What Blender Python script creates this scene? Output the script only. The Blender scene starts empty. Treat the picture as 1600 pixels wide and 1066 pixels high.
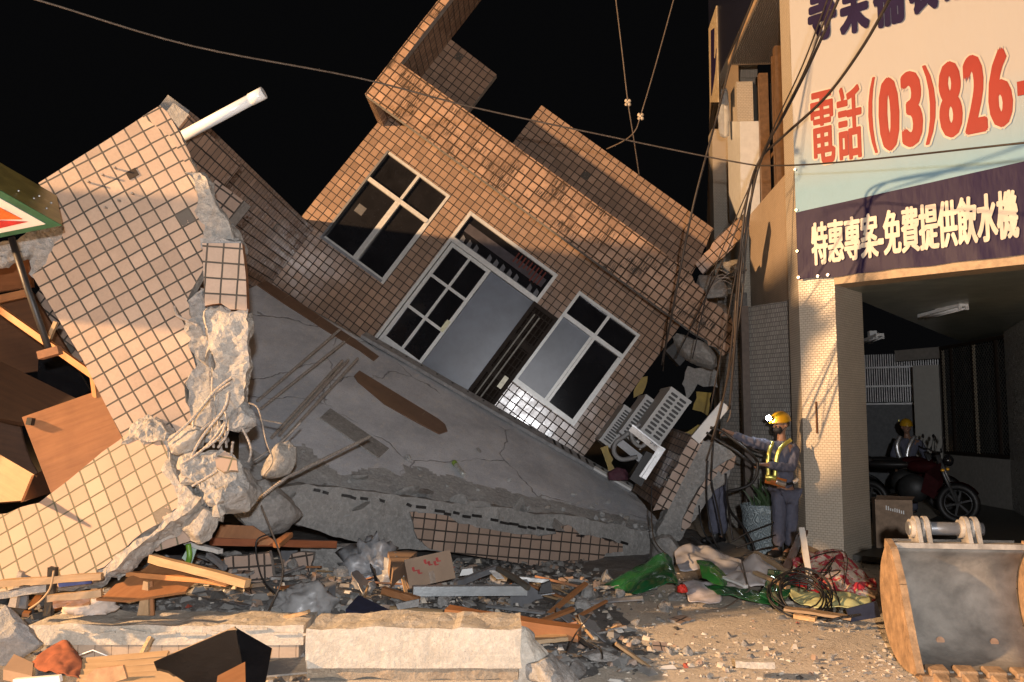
import bpy, bmesh, math, random
from mathutils import Vector, Matrix, noise
R = math.radians
sc = bpy.context.scene
COL = sc.collection
# ---------------------------------------------------------------- camera
F = 1350.0; TILT = math.atan(127/F); CAMZ = 1.6
CAM = Vector((0, 0, CAMZ))
cd = bpy.data.cameras.new('camera'); cam = bpy.data.objects.new('camera', cd); COL.objects.link(cam)
cd.sensor_width = 36; cd.lens = 36*F/1600; cd.clip_end = 500; cd.clip_start = .05
cam.location = CAM; cam.rotation_euler = (math.pi/2+TILT, 0, 0)
sc.camera = cam
# ---------------------------------------------------------------- world: night
w = bpy.data.worlds.new('World'); sc.world = w; w.use_nodes = True
bg = w.node_tree.nodes['Background']
bg.inputs[0].default_value = (.0042, .0042, .0046, 1); bg.inputs[1].default_value = 0.55
sc.view_settings.view_transform = 'Standard'; sc.view_settings.look = 'None'
sc.view_settings.exposure = 0; sc.view_settings.gamma = 1
sc.cycles.max_bounces = 6; sc.cycles.diffuse_bounces = 3; sc.cycles.glossy_bounces = 3
sc.cycles.sample_clamp_indirect = 4
sc.cycles.use_denoising = True
# ---------------------------------------------------------------- lamps: floodlight on a mast down the street (warm), photographer's flash (neutral)
LAMP = Vector((-13.0, 1.0, 5.9))
def lamp(name, loc, energy, col, rad):
    l = bpy.data.lights.new(name, 'POINT'); l.energy = energy; l.color = col; l.shadow_soft_size = rad
    o = bpy.data.objects.new(name, l); COL.objects.link(o); o.location = loc; return o
lamp('rescue_floodlight', LAMP, 23500, (1, .59, .285), .20)
lamp('camera_flash', (.16, -.75, 1.88), 1850, (.97, .97, 1.0), .05)

# ================================================================ helpers
FWD = Vector((0, math.cos(TILT), math.sin(TILT))); UPV = Vector((0, -math.sin(TILT), math.cos(TILT)))
def ray(px, py):
    return Vector((1, 0, 0))*((px-800)/F) + UPV*(-(py-533)/F) + FWD
def P(px, py, Y):                      # the point of the street at distance Y
    d = ray(px, py); return CAM + d*(Y/d.y)
def proj(p):
    q = p-CAM; z = q.dot(FWD); return (800+F*q.x/z, 533-F*q.dot(UPV)/z)
class Fr:                              # a flat frame: origin, two axes, normal
    def __init__(s, O, eu, ev):
        s.O = O.copy(); s.eu = eu.normalized(); n = eu.cross(ev).normalized()
        s.n = n; s.ev = n.cross(s.eu).normalized()
    def uv(s, px, py):
        d = ray(px, py); t = (s.O-CAM).dot(s.n)/d.dot(s.n); q = CAM+d*t-s.O
        return (q.dot(s.eu), q.dot(s.ev))
    def pt(s, u, v, w=0): return s.O+s.eu*u+s.ev*v+s.n*w
    def px(s, px, py, w=0): return s.pt(*s.uv(px, py), w)
    def shift(s, w): return Fr(s.O+s.n*w, s.eu, s.ev)
def tri_frame(a, b, c): return Fr(a, b-a, c-a)

def link(name, me, mats, parent=None):
    for m in (mats if isinstance(mats, (list, tuple)) else [mats]): me.materials.append(m)
    o = bpy.data.objects.new(name, me); COL.objects.link(o)
    if parent is not None:
        o.parent = parent
        if parent.type == 'EMPTY': o.location = -parent.location
    return o
def fin(name, bm, mats, parent=None, smooth=False):
    me = bpy.data.meshes.new(name); bm.normal_update(); bm.to_mesh(me); bm.free()
    if smooth:
        for p in me.polygons: p.use_smooth = True
    return link(name, me, mats, parent)
def tag(o, label=None, cat=None, group=None, kind=None):
    if label: o['label'] = label
    if cat: o['category'] = cat
    if group: o['group'] = group
    if kind: o['kind'] = kind
    return o
def thing(name, label, cat, loc, group=None):
    o = bpy.data.objects.new(name, None); COL.objects.link(o); o.location = loc
    o.empty_display_size = .2
    return tag(o, label, cat, group)
def nb(): 
    bm = bmesh.new(); bm.loops.layers.uv.new('UVMap'); return bm
def quad(bm, pts, uvs=None, mi=0):
    f = bm.faces.new([bm.verts.new(p) for p in pts]); f.material_index = mi
    L = bm.loops.layers.uv.verify()
    if uvs:
        for l, c in zip(f.loops, uvs): l[L].uv = c
    return f
def bar(bm, a, b, w, h, up=Vector((0, 0, 1)), mi=0, taper=1):
    a = Vector(a); b = Vector(b); d = (b-a); ln = d.length; d.normalize()
    s = d.cross(up)
    if s.length < 1e-4: s = d.cross(Vector((1, 0, 0)))
    s.normalize(); t = s.cross(d).normalized()
    L = bm.loops.layers.uv.verify()
    def ring(p, k): return [bm.verts.new(p+s*(x*w/2*k)+t*(y*h/2*k)) for x, y in ((-1,-1),(1,-1),(1,1),(-1,1))]
    r0 = ring(a, 1); r1 = ring(b, taper)
    fs = []
    for i in range(4):
        j = (i+1) % 4
        f = bm.faces.new([r0[i], r0[j], r1[j], r1[i]]); f.material_index = mi; fs.append(f)
        ww = w if i % 2 == 0 else h
        for l, c in zip(f.loops, ((0,0),(0,ww),(ln,ww),(ln,0))): l[L].uv = (c[0], c[1]+i*.37)
    for f in (bm.faces.new(r0[::-1]), bm.faces.new(r1)):
        f.material_index = mi
        for l, c in zip(f.loops, ((0,0),(w,0),(w,h),(0,h))): l[L].uv = c
    return fs
def tube(bm, pts, r, n=8, mi=0, caps=True, rib=0, spline=0):
    pts = [Vector(p) for p in pts]
    if spline: pts = cat(pts, spline)
    if rib:
        q = []
        for a, b in zip(pts, pts[1:]):
            k = max(1, int((b-a).length/rib))
            q += [a.lerp(b, i/k) for i in range(k)]
        pts = q+[pts[-1]]
    rings = []; prev = None
    for i, p in enumerate(pts):
        d = (pts[min(i+1, len(pts)-1)]-pts[max(i-1, 0)]).normalized()
        if prev is None:
            s = d.cross(Vector((.13, .2, 1))).normalized()
        else:
            s = (prev-d*prev.dot(d)).normalized()
        prev = s; t = d.cross(s)
        rr = r[i] if isinstance(r, list) else r
        if rib: rr = r*(1.16 if i % 2 else .86)
        rings.append([bm.verts.new(p+(s*math.cos(2*math.pi*k/n)+t*math.sin(2*math.pi*k/n))*rr) for k in range(n)])
    for a, b in zip(rings, rings[1:]):
        for k in range(n):
            f = bm.faces.new([a[k], a[(k+1) % n], b[(k+1) % n], b[k]]); f.material_index = mi; f.smooth = not rib
    if caps:
        bm.faces.new(rings[0][::-1]).material_index = mi; bm.faces.new(rings[-1]).material_index = mi
def cat(pts, k=6):
    out = []; n = len(pts)
    for i in range(n-1):
        p0 = pts[max(i-1, 0)]; p1 = pts[i]; p2 = pts[i+1]; p3 = pts[min(i+2, n-1)]
        for j in range(k):
            t = j/k
            out.append(.5*((2*p1)+(p2-p0)*t+(2*p0-5*p1+4*p2-p3)*t*t+(3*p1-p0-3*p2+p3)*t*t*t))
    return out+[pts[-1]]
def ball(bm, c, rx, ry=None, rz=None, seg=16, mi=0, M=None):
    ry = rx if ry is None else ry; rz = rx if rz is None else rz
    m = Matrix.Translation(c) @ (M.to_4x4() if M else Matrix.Identity(4)) @ Matrix.Diagonal((rx, ry, rz, 1))
    r = bmesh.ops.create_uvsphere(bm, u_segments=seg, v_segments=max(6, seg//2), radius=1, matrix=m)
    for v in r['verts']:
        for f in v.link_faces: f.material_index = mi; f.smooth = True
def cyl(bm, a, b, r, n=16, mi=0): tube(bm, [a, b], r, n, mi)
def jag(pts, broken, step=.05, amp=.02, seed=0):
    """outline (u,v); broken = indices of the edges that are snapped"""
    rnd = random.Random(seed); out = []
    n = len(pts)
    for i in range(n):
        a = Vector(pts[i]); b = Vector(pts[(i+1) % n]); out.append(tuple(a))
        if broken == 'all' or i in broken:
            d = b-a; ln = d.length; k = int(ln/step); nn = Vector((-d.y, d.x)).normalized()
            off = 0
            for j in range(1, k):
                off = off*.55+rnd.uniform(-amp, amp)
                t = (j+rnd.uniform(-.3, .3))/k
                out.append(tuple(a+d*t+nn*off))
    return out
def refine(bm, maxlen, passes=5):
    for _ in range(passes):
        es = [e for e in bm.edges if e.calc_length() > maxlen]
        if not es: break
        bmesh.ops.subdivide_edges(bm, edges=es, cuts=1, use_grid_fill=False)
        bmesh.ops.triangulate(bm, faces=[f for f in bm.faces if len(f.verts) > 4])
def panel(name, fr, outline, thick, mats, parent=None, holes=(), w=0, rough=0, rsub=.06, front_rough=0, seed=0, uvs=(0, 0), back=None):
    """flat slab: front material 0 with UV in metres, sides and back material 1 (broken and rough when asked)"""
    bm = nb(); L = bm.loops.layers.uv.verify()
    loops = [list(outline)]+[list(h) for h in holes]
    es = []; rings = []
    for lp in loops:
        vs = [bm.verts.new(fr.pt(u, v, w)) for u, v in lp]
        rings.append(vs)
        for a, b in zip(vs, vs[1:]+vs[:1]): es.append(bm.edges.new((a, b)))
    bmesh.ops.triangle_fill(bm, use_beauty=True, use_dissolve=False, edges=es, normal=fr.n)
    front = list(bm.faces)
    for f in front:
        f.normal_update()
        if f.normal.dot(fr.n) < 0: f.normal_flip()
        f.material_index = 0
    bv = {}
    for r in rings:
        for v in r: bv[v] = bm.verts.new(v.co-fr.n*thick)
    sides = []
    for f in front:
        g = bm.faces.new([bv[v] for v in reversed(f.verts)]); g.material_index = 1; sides.append(g)
    for r in rings:
        for a, b in zip(r, r[1:]+r[:1]):
            e = bm.edges.get((a, b))
            f0 = e.link_faces[0]
            for l in f0.loops:
                if l.edge == e:
                    s, t = l.vert, l.link_loop_next.vert
            g = bm.faces.new([t, s, bv[s], bv[t]]); g.material_index = 1; sides.append(g)
    if rough or front_rough:
        refine(bm, rsub)
        bm.normal_update()
        off = Vector((seed*7.3, seed*3.1, seed))
        for v in bm.verts:
            isf = any(f.material_index == 0 for f in v.link_faces)
            a = front_rough if isf else rough
            if a:
                q = v.co*9+off
                f1 = noise.voronoi(q*.75)[0]; f2 = noise.voronoi(q*2.3)[0]
                v.co += v.normal*a*(noise.noise(q*.5)*.9+(.42-f1[0])*1.7+(.42-f2[0])*.6+noise.noise(q*6)*.22)
    for f in bm.faces:
        ax = f.normal
        for l in f.loops:
            q = l.vert.co-fr.O
            if f.material_index == 0: l[L].uv = (q.dot(fr.eu)+uvs[0], q.dot(fr.ev)+uvs[1])
            else:
                l[L].uv = ((q.dot(fr.eu) if abs(ax.dot(fr.eu)) < .7 else q.dot(fr.ev))+uvs[0], q.dot(fr.n))
    return fin(name, bm, mats, parent)
def pxout(fr, pts): return [fr.uv(*p) for p in pts]
def prect(fr, u0, v0, u1, v1): return [(u0, v0), (u1, v0), (u1, v1), (u0, v1)]
def boxuv(bm, fr, u0, u1, v0, v1, w0, w1, mi=0):
    L = bm.loops.layers.uv.verify()
    c = {(i, j, k): bm.verts.new(fr.pt((u0, u1)[i], (v0, v1)[j], (w0, w1)[k])) for i in (0, 1) for j in (0, 1) for k in (0, 1)}
    for q in (((0,0,1),(1,0,1),(1,1,1),(0,1,1)), ((1,0,0),(0,0,0),(0,1,0),(1,1,0)), ((0,0,0),(0,0,1),(0,1,1),(0,1,0)),
              ((1,0,1),(1,0,0),(1,1,0),(1,1,1)), ((0,1,1),(1,1,1),(1,1,0),(0,1,0)), ((0,0,0),(1,0,0),(1,0,1),(0,0,1))):
        f = bm.faces.new([c[i] for i in q]); f.material_index = mi
        f.normal_update()
        for l, key in zip(f.loops, q):
            uu, vv, ww = (u0, u1)[key[0]], (v0, v1)[key[1]], (w0, w1)[key[2]]
            n = f.normal
            if abs(n.dot(fr.n)) > .7: l[L].uv = (uu, vv)
            elif abs(n.dot(fr.eu)) > .7: l[L].uv = (ww, vv)
            else: l[L].uv = (uu, ww)
def chunk(name, c, dims, mat, parent=None, seed=0, rot=None, sub=3, amp=.22, cut=5, tile=None):
    """angular broken lump: sphere sliced by random planes, then roughened"""
    rnd = random.Random(seed); bm = nb()
    bmesh.ops.create_icosphere(bm, subdivisions=sub, radius=1)
    planes = []
    for _ in range(cut+4):
        n = Vector((rnd.gauss(0, 1), rnd.gauss(0, 1), rnd.gauss(0, 1))).normalized(); planes.append((n, rnd.uniform(.45, .8)))
    off = Vector((seed*1.7, seed*.9, seed*2.3))
    for v in bm.verts:
        for n, d in planes:
            k = v.co.dot(n)
            if k > d: v.co -= n*(k-d)*.92
        q = v.co*1.5+off; f1 = noise.voronoi(q)[0]; f2 = noise.voronoi(q*2.7)[0]
        v.co += v.co.normalized()*amp*(noise.noise(q*.7)*.5+(.42-f1[0])*.75+(.42-f2[0])*.28+noise.noise(v.co*11+off)*.10)
    M = (rot or Matrix.Rotation(rnd.uniform(0, 6.28), 3, Vector((rnd.random(), rnd.random(), rnd.random())).normalized()))
    for v in bm.verts:
        v.co = M @ Vector((v.co.x*dims[0], v.co.y*dims[1], v.co.z*dims[2])) + Vector(c)
    return fin(name, bm, mat, parent)

# ================================================================ materials
def newmat(name):
    m = bpy.data.materials.new(name); m.use_nodes = True
    return m, m.node_tree, m.node_tree.nodes['Principled BSDF']
def N(nt, t, **kw):
    n = nt.nodes.new(t)
    for k, v in kw.items(): setattr(n, k, v)
    return n
def S(nt, n, i, v):
    if isinstance(v, bpy.types.NodeSocket): nt.links.new(v, n.inputs[i])
    else: n.inputs[i].default_value = v
def rgb(c): return (c[0], c[1], c[2], 1)
def mixc(nt, f, a, b, mode='MIX'):
    n = N(nt, 'ShaderNodeMix', data_type='RGBA', blend_type=mode)
    S(nt, n, 0, f); S(nt, n, 6, rgb(a) if isinstance(a, tuple) else a); S(nt, n, 7, rgb(b) if isinstance(b, tuple) else b)
    return n.outputs[2]
def noisen(nt, vec, scale, detail=4, rough=.6, out=0):
    n = N(nt, 'ShaderNodeTexNoise'); S(nt, n, 'Vector', vec); S(nt, n, 'Scale', scale); S(nt, n, 'Detail', detail); S(nt, n, 'Roughness', rough)
    return n.outputs[out]
def ramp(nt, f, a, b):
    n = N(nt, 'ShaderNodeMapRange'); S(nt, n, 0, f); S(nt, n, 1, a); S(nt, n, 2, b); n.clamp = True
    return n.outputs[0]
def mth(nt, op, a, b=0):
    n = N(nt, 'ShaderNodeMath', operation=op); S(nt, n, 0, a); S(nt, n, 1, b); return n.outputs[0]
def objco(nt): return N(nt, 'ShaderNodeTexCoord').outputs['Object']
def uvco(nt): return N(nt, 'ShaderNodeTexCoord').outputs['UV']
def scl(nt, vec, s):
    n = N(nt, 'ShaderNodeMapping'); S(nt, n, 0, vec); n.inputs['Scale'].default_value = s; return n.outputs[0]
def bump(nt, b, h, strength=.5, dist=.01, normal=None):
    n = N(nt, 'ShaderNodeBump'); S(nt, n, 'Height', h); S(nt, n, 'Strength', strength); S(nt, n, 'Distance', dist)
    if normal: nt.links.new(normal, n.inputs['Normal'])
    if b: nt.links.new(n.outputs[0], b.inputs['Normal'])
    return n.outputs[0]
def plain(name, c, rough=.5, metal=0, var=.25, nscale=14, bmp=.15, spec=.5, emit=None, es=0):
    m, nt, b = newmat(name); v = objco(nt)
    f = noisen(nt, v, nscale, 5)
    S(nt, b, 'Base Color', mixc(nt, ramp(nt, f, .3, .7), tuple(x*(1-var) for x in c), tuple(min(1, x*(1+var)) for x in c)))
    S(nt, b, 'Roughness', rough); S(nt, b, 'Metallic', metal); S(nt, b, 'Specular IOR Level', spec)
    if bmp: bump(nt, b, noisen(nt, v, nscale*4, 3), bmp, .01)
    if emit: S(nt, b, 'Emission Color', rgb(emit)); S(nt, b, 'Emission Strength', es)
    return m
def tile(name, c1, c2, grout, w=.095, h=.095, mortar=.005, offset=0, rough=.32, dirt=.35, dirtc=(.05, .04, .035), drip=0, tilt=.0, spec=.5, missing=0, vary=.0):
    m, nt, b = newmat(name); uv = uvco(nt); oc = objco(nt)
    wob = noisen(nt, uv, 6, 2, .5, 1)
    vv = N(nt, 'ShaderNodeVectorMath', operation='MULTIPLY_ADD'); S(nt, vv, 0, wob); S(nt, vv, 1, (.009, .009, 0)); S(nt, vv, 2, uv)
    uvw = vv.outputs[0]
    br = N(nt, 'ShaderNodeTexBrick'); br.offset = offset; br.squash = 1
    S(nt, br, 'Vector', uvw)
    S(nt, br, 'Color1', rgb(c1)); S(nt, br, 'Color2', rgb(c2)); S(nt, br, 'Mortar', rgb(grout)); S(nt, br, 'Scale', 1)
    S(nt, br, 'Mortar Size', mortar); S(nt, br, 'Mortar Smooth', .25); S(nt, br, 'Bias', 0); S(nt, br, 'Brick Width', w); S(nt, br, 'Row Height', h)
    fac = br.outputs['Fac']; col = br.outputs['Color']
    if missing or vary:                                 # tiles that have dropped off, and kiln-to-kiln tone
        c0 = N(nt, 'ShaderNodeVectorMath', operation='DIVIDE'); S(nt, c0, 0, uvw); S(nt, c0, 1, (w, h, 1))
        c1_ = N(nt, 'ShaderNodeVectorMath', operation='FLOOR'); S(nt, c1_, 0, c0.outputs[0])
        w1_ = N(nt, 'ShaderNodeTexWhiteNoise', noise_dimensions='3D'); S(nt, w1_, 0, c1_.outputs[0])
        if vary: col = mixc(nt, mth(nt, 'MULTIPLY', w1_.outputs['Value'], vary), col, tuple(x*.45 for x in c2))
        if missing:
            ms = mth(nt, 'MULTIPLY', mth(nt, 'LESS_THAN', w1_.outputs['Value'], missing), ramp(nt, noisen(nt, oc, 30, 3), .38, .42))
            col = mixc(nt, ms, col, (.10, .088, .075))
    d = ramp(nt, noisen(nt, oc, 2.2, 6, .65), .42, .75)
    col = mixc(nt, mth(nt, 'MULTIPLY', d, dirt), col, dirtc)
    fine = ramp(nt, noisen(nt, oc, 60, 3), .35, .7)
    col = mixc(nt, mth(nt, 'MULTIPLY', fine, .13), col, dirtc)
    if drip:
        dn = noisen(nt, scl(nt, uv, (75, 5, 1)), 1, 4, .7); big = noisen(nt, uv, 3.0, 3)
        md = mth(nt, 'MULTIPLY', ramp(nt, dn, .46, .54), ramp(nt, big, .47, .60))
        col = mixc(nt, mth(nt, 'MULTIPLY', md, drip), col, (.03, .02, .012))
    S(nt, b, 'Base Color', col); S(nt, b, 'Specular IOR Level', spec)
    S(nt, b, 'Roughness', mth(nt, 'MAXIMUM', mth(nt, 'MULTIPLY', fac, .9), mth(nt, 'ADD', mth(nt, 'MULTIPLY', d, .2), rough)))
    nrm = None
    if tilt:                                            # every tile is set a little askew
        b2 = N(nt, 'ShaderNodeVectorMath', operation='DIVIDE'); S(nt, b2, 0, uvw); S(nt, b2, 1, (w, h, 1))
        fl = N(nt, 'ShaderNodeVectorMath', operation='FLOOR'); S(nt, fl, 0, b2.outputs[0])
        wn = N(nt, 'ShaderNodeTexWhiteNoise', noise_dimensions='3D'); S(nt, wn, 0, fl.outputs[0])
        sub = N(nt, 'ShaderNodeVectorMath', operation='SUBTRACT'); S(nt, sub, 0, wn.outputs['Color']); S(nt, sub, 1, (.5, .5, .5))
        sc_ = N(nt, 'ShaderNodeVectorMath', operation='MULTIPLY_ADD'); S(nt, sc_, 0, sub.outputs[0]); S(nt, sc_, 1, (tilt, tilt, tilt))
        ge = N(nt, 'ShaderNodeNewGeometry'); nt.links.new(ge.outputs['Normal'], sc_.inputs[2])
        nz = N(nt, 'ShaderNodeVectorMath', operation='NORMALIZE'); S(nt, nz, 0, sc_.outputs[0]); nrm = nz.outputs[0]
    hgt = mth(nt, 'ADD', mth(nt, 'MULTIPLY', fac, -1), mth(nt, 'MULTIPLY', noisen(nt, oc, 22, 2), .12))
    bump(nt, b, hgt, .6, .006, nrm)
    return m
def slab_mat():
    """screed with hairline cracks, dust fans and scraped streaks"""
    m, nt, b = newmat('slab_screed'); v = objco(nt)
    n1 = noisen(nt, v, 1.6, 8, .68); n2 = noisen(nt, scl(nt, v, (9, 2.5, 9)), 1.5, 7, .7); n3 = noisen(nt, v, 70, 4, .65)
    col = mixc(nt, ramp(nt, n1, .34, .66), (.42, .44, .475), (.63, .65, .68))
    col = mixc(nt, mth(nt, 'MULTIPLY', ramp(nt, n2, .52, .70), .55), col, (.70, .66, .60))
    col = mixc(nt, mth(nt, 'MULTIPLY', ramp(nt, n3, .52, .72), .45), col, (.17, .175, .19))
    wv = N(nt, 'ShaderNodeVectorMath', operation='MULTIPLY_ADD'); S(nt, wv, 0, noisen(nt, v, 3, 3, .5, 1)); S(nt, wv, 1, (.3, .3, .3)); S(nt, wv, 2, v)
    vo = N(nt, 'ShaderNodeTexVoronoi', feature='DISTANCE_TO_EDGE'); S(nt, vo, 'Vector', wv.outputs[0]); S(nt, vo, 'Scale', .55)
    ck = mth(nt, 'MULTIPLY', ramp(nt, vo.outputs['Distance'], .006, .001), ramp(nt, noisen(nt, v, 1.1, 2), .42, .5))
    col = mixc(nt, mth(nt, 'MULTIPLY', ck, .5), col, (.05, .05, .055))
    S(nt, b, 'Base Color', col); S(nt, b, 'Roughness', .88); S(nt, b, 'Specular IOR Level', .25)
    h = mth(nt, 'SUBTRACT', mth(nt, 'ADD', mth(nt, 'ADD', n1, mth(nt, 'MULTIPLY', n2, .5)), mth(nt, 'MULTIPLY', n3, .15)), ck)
    bump(nt, b, h, .6, .03)
    return m
def concrete(name, c1, c2, scale=1, bmp=.9, dust=.0, speck=True):
    m, nt, b = newmat(name); v = objco(nt)
    n1 = noisen(nt, v, 3*scale, 8, .65); n2 = noisen(nt, v, 26*scale, 6, .7); n3 = noisen(nt, v, 110*scale, 3, .6)
    col = mixc(nt, ramp(nt, n1, .3, .7), c1, c2)
    col = mixc(nt, ramp(nt, n2, .45, .8), col, tuple(x*1.35 for x in c2))
    if speck:
        vo = N(nt, 'ShaderNodeTexVoronoi'); S(nt, vo, 'Vector', v); S(nt, vo, 'Scale', 42*scale)
        k = ramp(nt, vo.outputs['Distance'], .22, .10)
        sel = ramp(nt, noisen(nt, v, 9, 2), .5, .62)
        col = mixc(nt, mth(nt, 'MULTIPLY', mth(nt, 'MULTIPLY', k, sel), .6), col, tuple(x*.45 for x in c1))
    if dust: col = mixc(nt, mth(nt, 'MULTIPLY', ramp(nt, n2, .35, .6), dust), col, (.42, .39, .35))
    S(nt, b, 'Base Color', col); S(nt, b, 'Roughness', .92); S(nt, b, 'Specular IOR Level', .25)
    h = mth(nt, 'ADD', mth(nt, 'ADD', n1, mth(nt, 'MULTIPLY', n2, .45)), mth(nt, 'MULTIPLY', n3, .2))
    bump(nt, b, h, bmp, .035)
    return m
def wood(name, c1, c2, rough=.5, scale=1):
    m, nt, b = newmat(name); uv = uvco(nt)
    g = noisen(nt, scl(nt, uv, (2.2*scale, 34*scale, 1)), 1, 6, .65); g2 = noisen(nt, scl(nt, uv, (5*scale, 190*scale, 1)), 1, 2)
    big = noisen(nt, objco(nt), 5, 4)
    col = mixc(nt, ramp(nt, g, .3, .7), c1, c2); col = mixc(nt, mth(nt, 'MULTIPLY', ramp(nt, big, .45, .75), .35), col, tuple(x*.45 for x in c1))
    S(nt, b, 'Base Color', col); S(nt, b, 'Roughness', rough); bump(nt, b, mth(nt, 'ADD', g, mth(nt, 'MULTIPLY', g2, .4)), .35, .004)
    return m
M = {}
TB1, TB2 = (.43, .29, .205), (.31, .21, .15)
M['tile'] = tile('brown_wall_tile', TB1, TB2, (.014, .010, .008), w=.116, h=.116, rough=.17, dirt=.3, tilt=.03, mortar=.0078, missing=.006, vary=.35)
M['tile_pale'] = tile('pale_wall_tile', (.45, .335, .25), (.39, .285, .21), (.05, .047, .04), w=.107, h=.107, rough=.55, dirt=.22, mortar=.0068, tilt=.03, missing=.008, vary=.28)
M['tile_dusty'] = tile('dusty_wall_tile', (.36, .262, .20), (.31, .225, .17), (.09, .09, .055), w=.115, h=.115, rough=.7, dirt=.12, dirtc=(.30, .25, .2), mortar=.0065, missing=.01, vary=.22)
M['tile_drip'] = tile('weathered_fascia_tile', (.53, .345, .235), (.36, .225, .145), (.014, .010, .007), w=.118, h=.118, rough=.5, dirt=.55, dirtc=(.10, .055, .03), drip=1.0, mortar=.0108, tilt=.05, missing=.008, vary=.4)
M['tile_beam'] = tile('beam_tile', (.40, .29, .225), (.37, .265, .20), (.022, .019, .016), w=.128, h=.108, rough=.5, dirt=.28, mortar=.009, missing=.01, vary=.3)
M['mosaic'] = tile('white_mosaic_tile', (.66, .60, .50), (.58, .53, .44), (.30, .27, .22), w=.045, h=.095, mortar=.0045, offset=.5, rough=.22, dirt=.15, tilt=.16)
M['mosaic_dark'] = tile('grey_mosaic_tile', (.42, .39, .345), (.32, .30, .265), (.12, .11, .10), w=.03, h=.06, mortar=.005, offset=.5, rough=.14, dirt=.25, tilt=.22, spec=.7)
M['mosaic_inner'] = tile('arcade_wall_mosaic', (.62, .60, .54), (.48, .46, .42), (.2, .19, .17), w=.06, h=.03, mortar=.005, offset=.5, rough=.14, dirt=.25, tilt=.22, spec=.8)
M['conc'] = concrete('grey_concrete', (.19, .185, .175), (.31, .30, .285))
M['conc_pale'] = concrete('pale_concrete', (.235, .22, .20), (.37, .345, .31), bmp=1.0)
M['conc_light'] = concrete('light_grey_concrete', (.27, .27, .265), (.41, .41, .40), bmp=1.0)
M['plaster'] = concrete('cream_plaster', (.36, .325, .27), (.46, .42, .36), scale=1.3, bmp=.6, speck=True)
M['mortar'] = concrete('gritty_mortar', (.24, .19, .14), (.34, .28, .21), scale=1.6, bmp=1)
M['screed'] = slab_mat()
M['rubble'] = concrete('rubble_dust', (.11, .105, .10), (.20, .19, .18), scale=2.2, bmp=1)
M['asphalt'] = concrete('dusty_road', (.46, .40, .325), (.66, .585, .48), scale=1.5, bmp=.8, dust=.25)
M['wood'] = wood('brown_plywood', (.24, .10, .038), (.31, .14, .056), .5)
M['wood_dark'] = wood('dark_wood', (.10, .042, .018), (.17, .07, .03), .45)
M['wood_pale'] = wood('pale_timber', (.30, .195, .10), (.39, .265, .15), .6)
M['alu'] = plain('aluminium_frame', (.52, .52, .50), .38, .15, .12, 20, .05)
M['alu_dark'] = plain('grey_frame', (.17, .175, .185), .4, .3, .15)
M['steel'] = plain('galvanised_steel', (.55, .56, .57), .33, .85, .2, 25, .1)
M['rebar'] = plain('rebar_steel', (.30, .265, .23), .65, .2, .35, 40, .2)
M['glass_dark'] = plain('dark_glass', (.012, .012, .014), .07, 0, .3, 3, 0)
M['glass_grey'] = plain('grey_reflection_glass', (.098, .115, .15), .34, 0, .38, 1.3, 0)  # cloudy grey reflection mottled into the pane colour
M['black'] = plain('black_rubber', (.012, .011, .011), .5, 0, .3)
M['black_gloss'] = plain('black_lacquer', (.008, .008, .009), .18, 0, .3, 8, .05)
M['cable'] = plain('cable_sheath', (.03, .022, .017), .55, 0, .3)
M['cable_old'] = plain('weathered_cable', (.10, .075, .055), .7, 0, .3)
M['white'] = plain('white_paint', (.68, .68, .66), .45, 0, .08, 9, .05)
M['pvc'] = plain('white_pvc', (.72, .73, .72), .3, 0, .05, 6, .02)
M['gate'] = plain('dark_brown_metal', (.022, .015, .011), .6, 0, .3, spec=.15)
# ================================================================ road
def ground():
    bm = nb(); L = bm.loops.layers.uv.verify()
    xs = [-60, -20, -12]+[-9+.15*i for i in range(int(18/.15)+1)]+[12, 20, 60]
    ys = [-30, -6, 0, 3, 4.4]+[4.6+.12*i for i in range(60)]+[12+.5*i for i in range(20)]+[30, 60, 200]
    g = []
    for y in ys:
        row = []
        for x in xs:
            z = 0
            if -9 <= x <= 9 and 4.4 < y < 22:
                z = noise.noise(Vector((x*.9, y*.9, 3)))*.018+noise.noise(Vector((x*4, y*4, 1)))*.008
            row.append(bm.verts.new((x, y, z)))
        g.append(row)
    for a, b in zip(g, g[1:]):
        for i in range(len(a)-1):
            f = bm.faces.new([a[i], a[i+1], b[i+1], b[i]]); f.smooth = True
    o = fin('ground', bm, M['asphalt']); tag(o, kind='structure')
ground()

# ================================================================ the tilted house
TH = R(36.5)
FE = Vector((math.cos(TH), 0, -math.sin(TH))); FV = Vector((math.sin(TH), 0, math.cos(TH)))
FF = Fr(P(810, 650, 12.8), FE, FV)
house = thing('collapsed_house', 'brown tiled upper storey of a house tipped over to the right with white framed windows', 'collapsed house', P(640, 560, 12.8))
def rectpx(fr, tl, tr, br, bl):
    a, b, c, d = [fr.uv(*p) for p in (tl, tr, br, bl)]
    return ((a[0]+d[0])/2, (c[1]+d[1])/2, (b[0]+c[0])/2, (a[1]+b[1])/2)
W1 = rectpx(FF, (605,235), (703,305), (600,445), (500,372))
W2 = rectpx(FF, (900,450), (1001,525), (897,663), (805,602))
DR = rectpx(FF, (735,330), (872,430), (745,606), (577,537)); 
DR = (DR[0], FF.uv(585, 545)[1]-.10, FF.uv(872,430)[0], DR[3])
ub, vb = FF.uv(909, 717); u0_, v0_ = FF.uv(428, 438)
vtop = FF.shift(1.1).uv(737, 268)[1]+.28
wall_out = [(FF.uv(428,438)[0]-.05, v0_-.75), (ub, vb-.25), (FF.uv(1055,520)[0], FF.uv(1055,520)[1]+.3), (FF.uv(1055,520)[0], vtop), (FF.uv(590,192)[0]+.04, vtop), FF.uv(590,192), FF.uv(471,338), FF.uv(480,352)]
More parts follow.
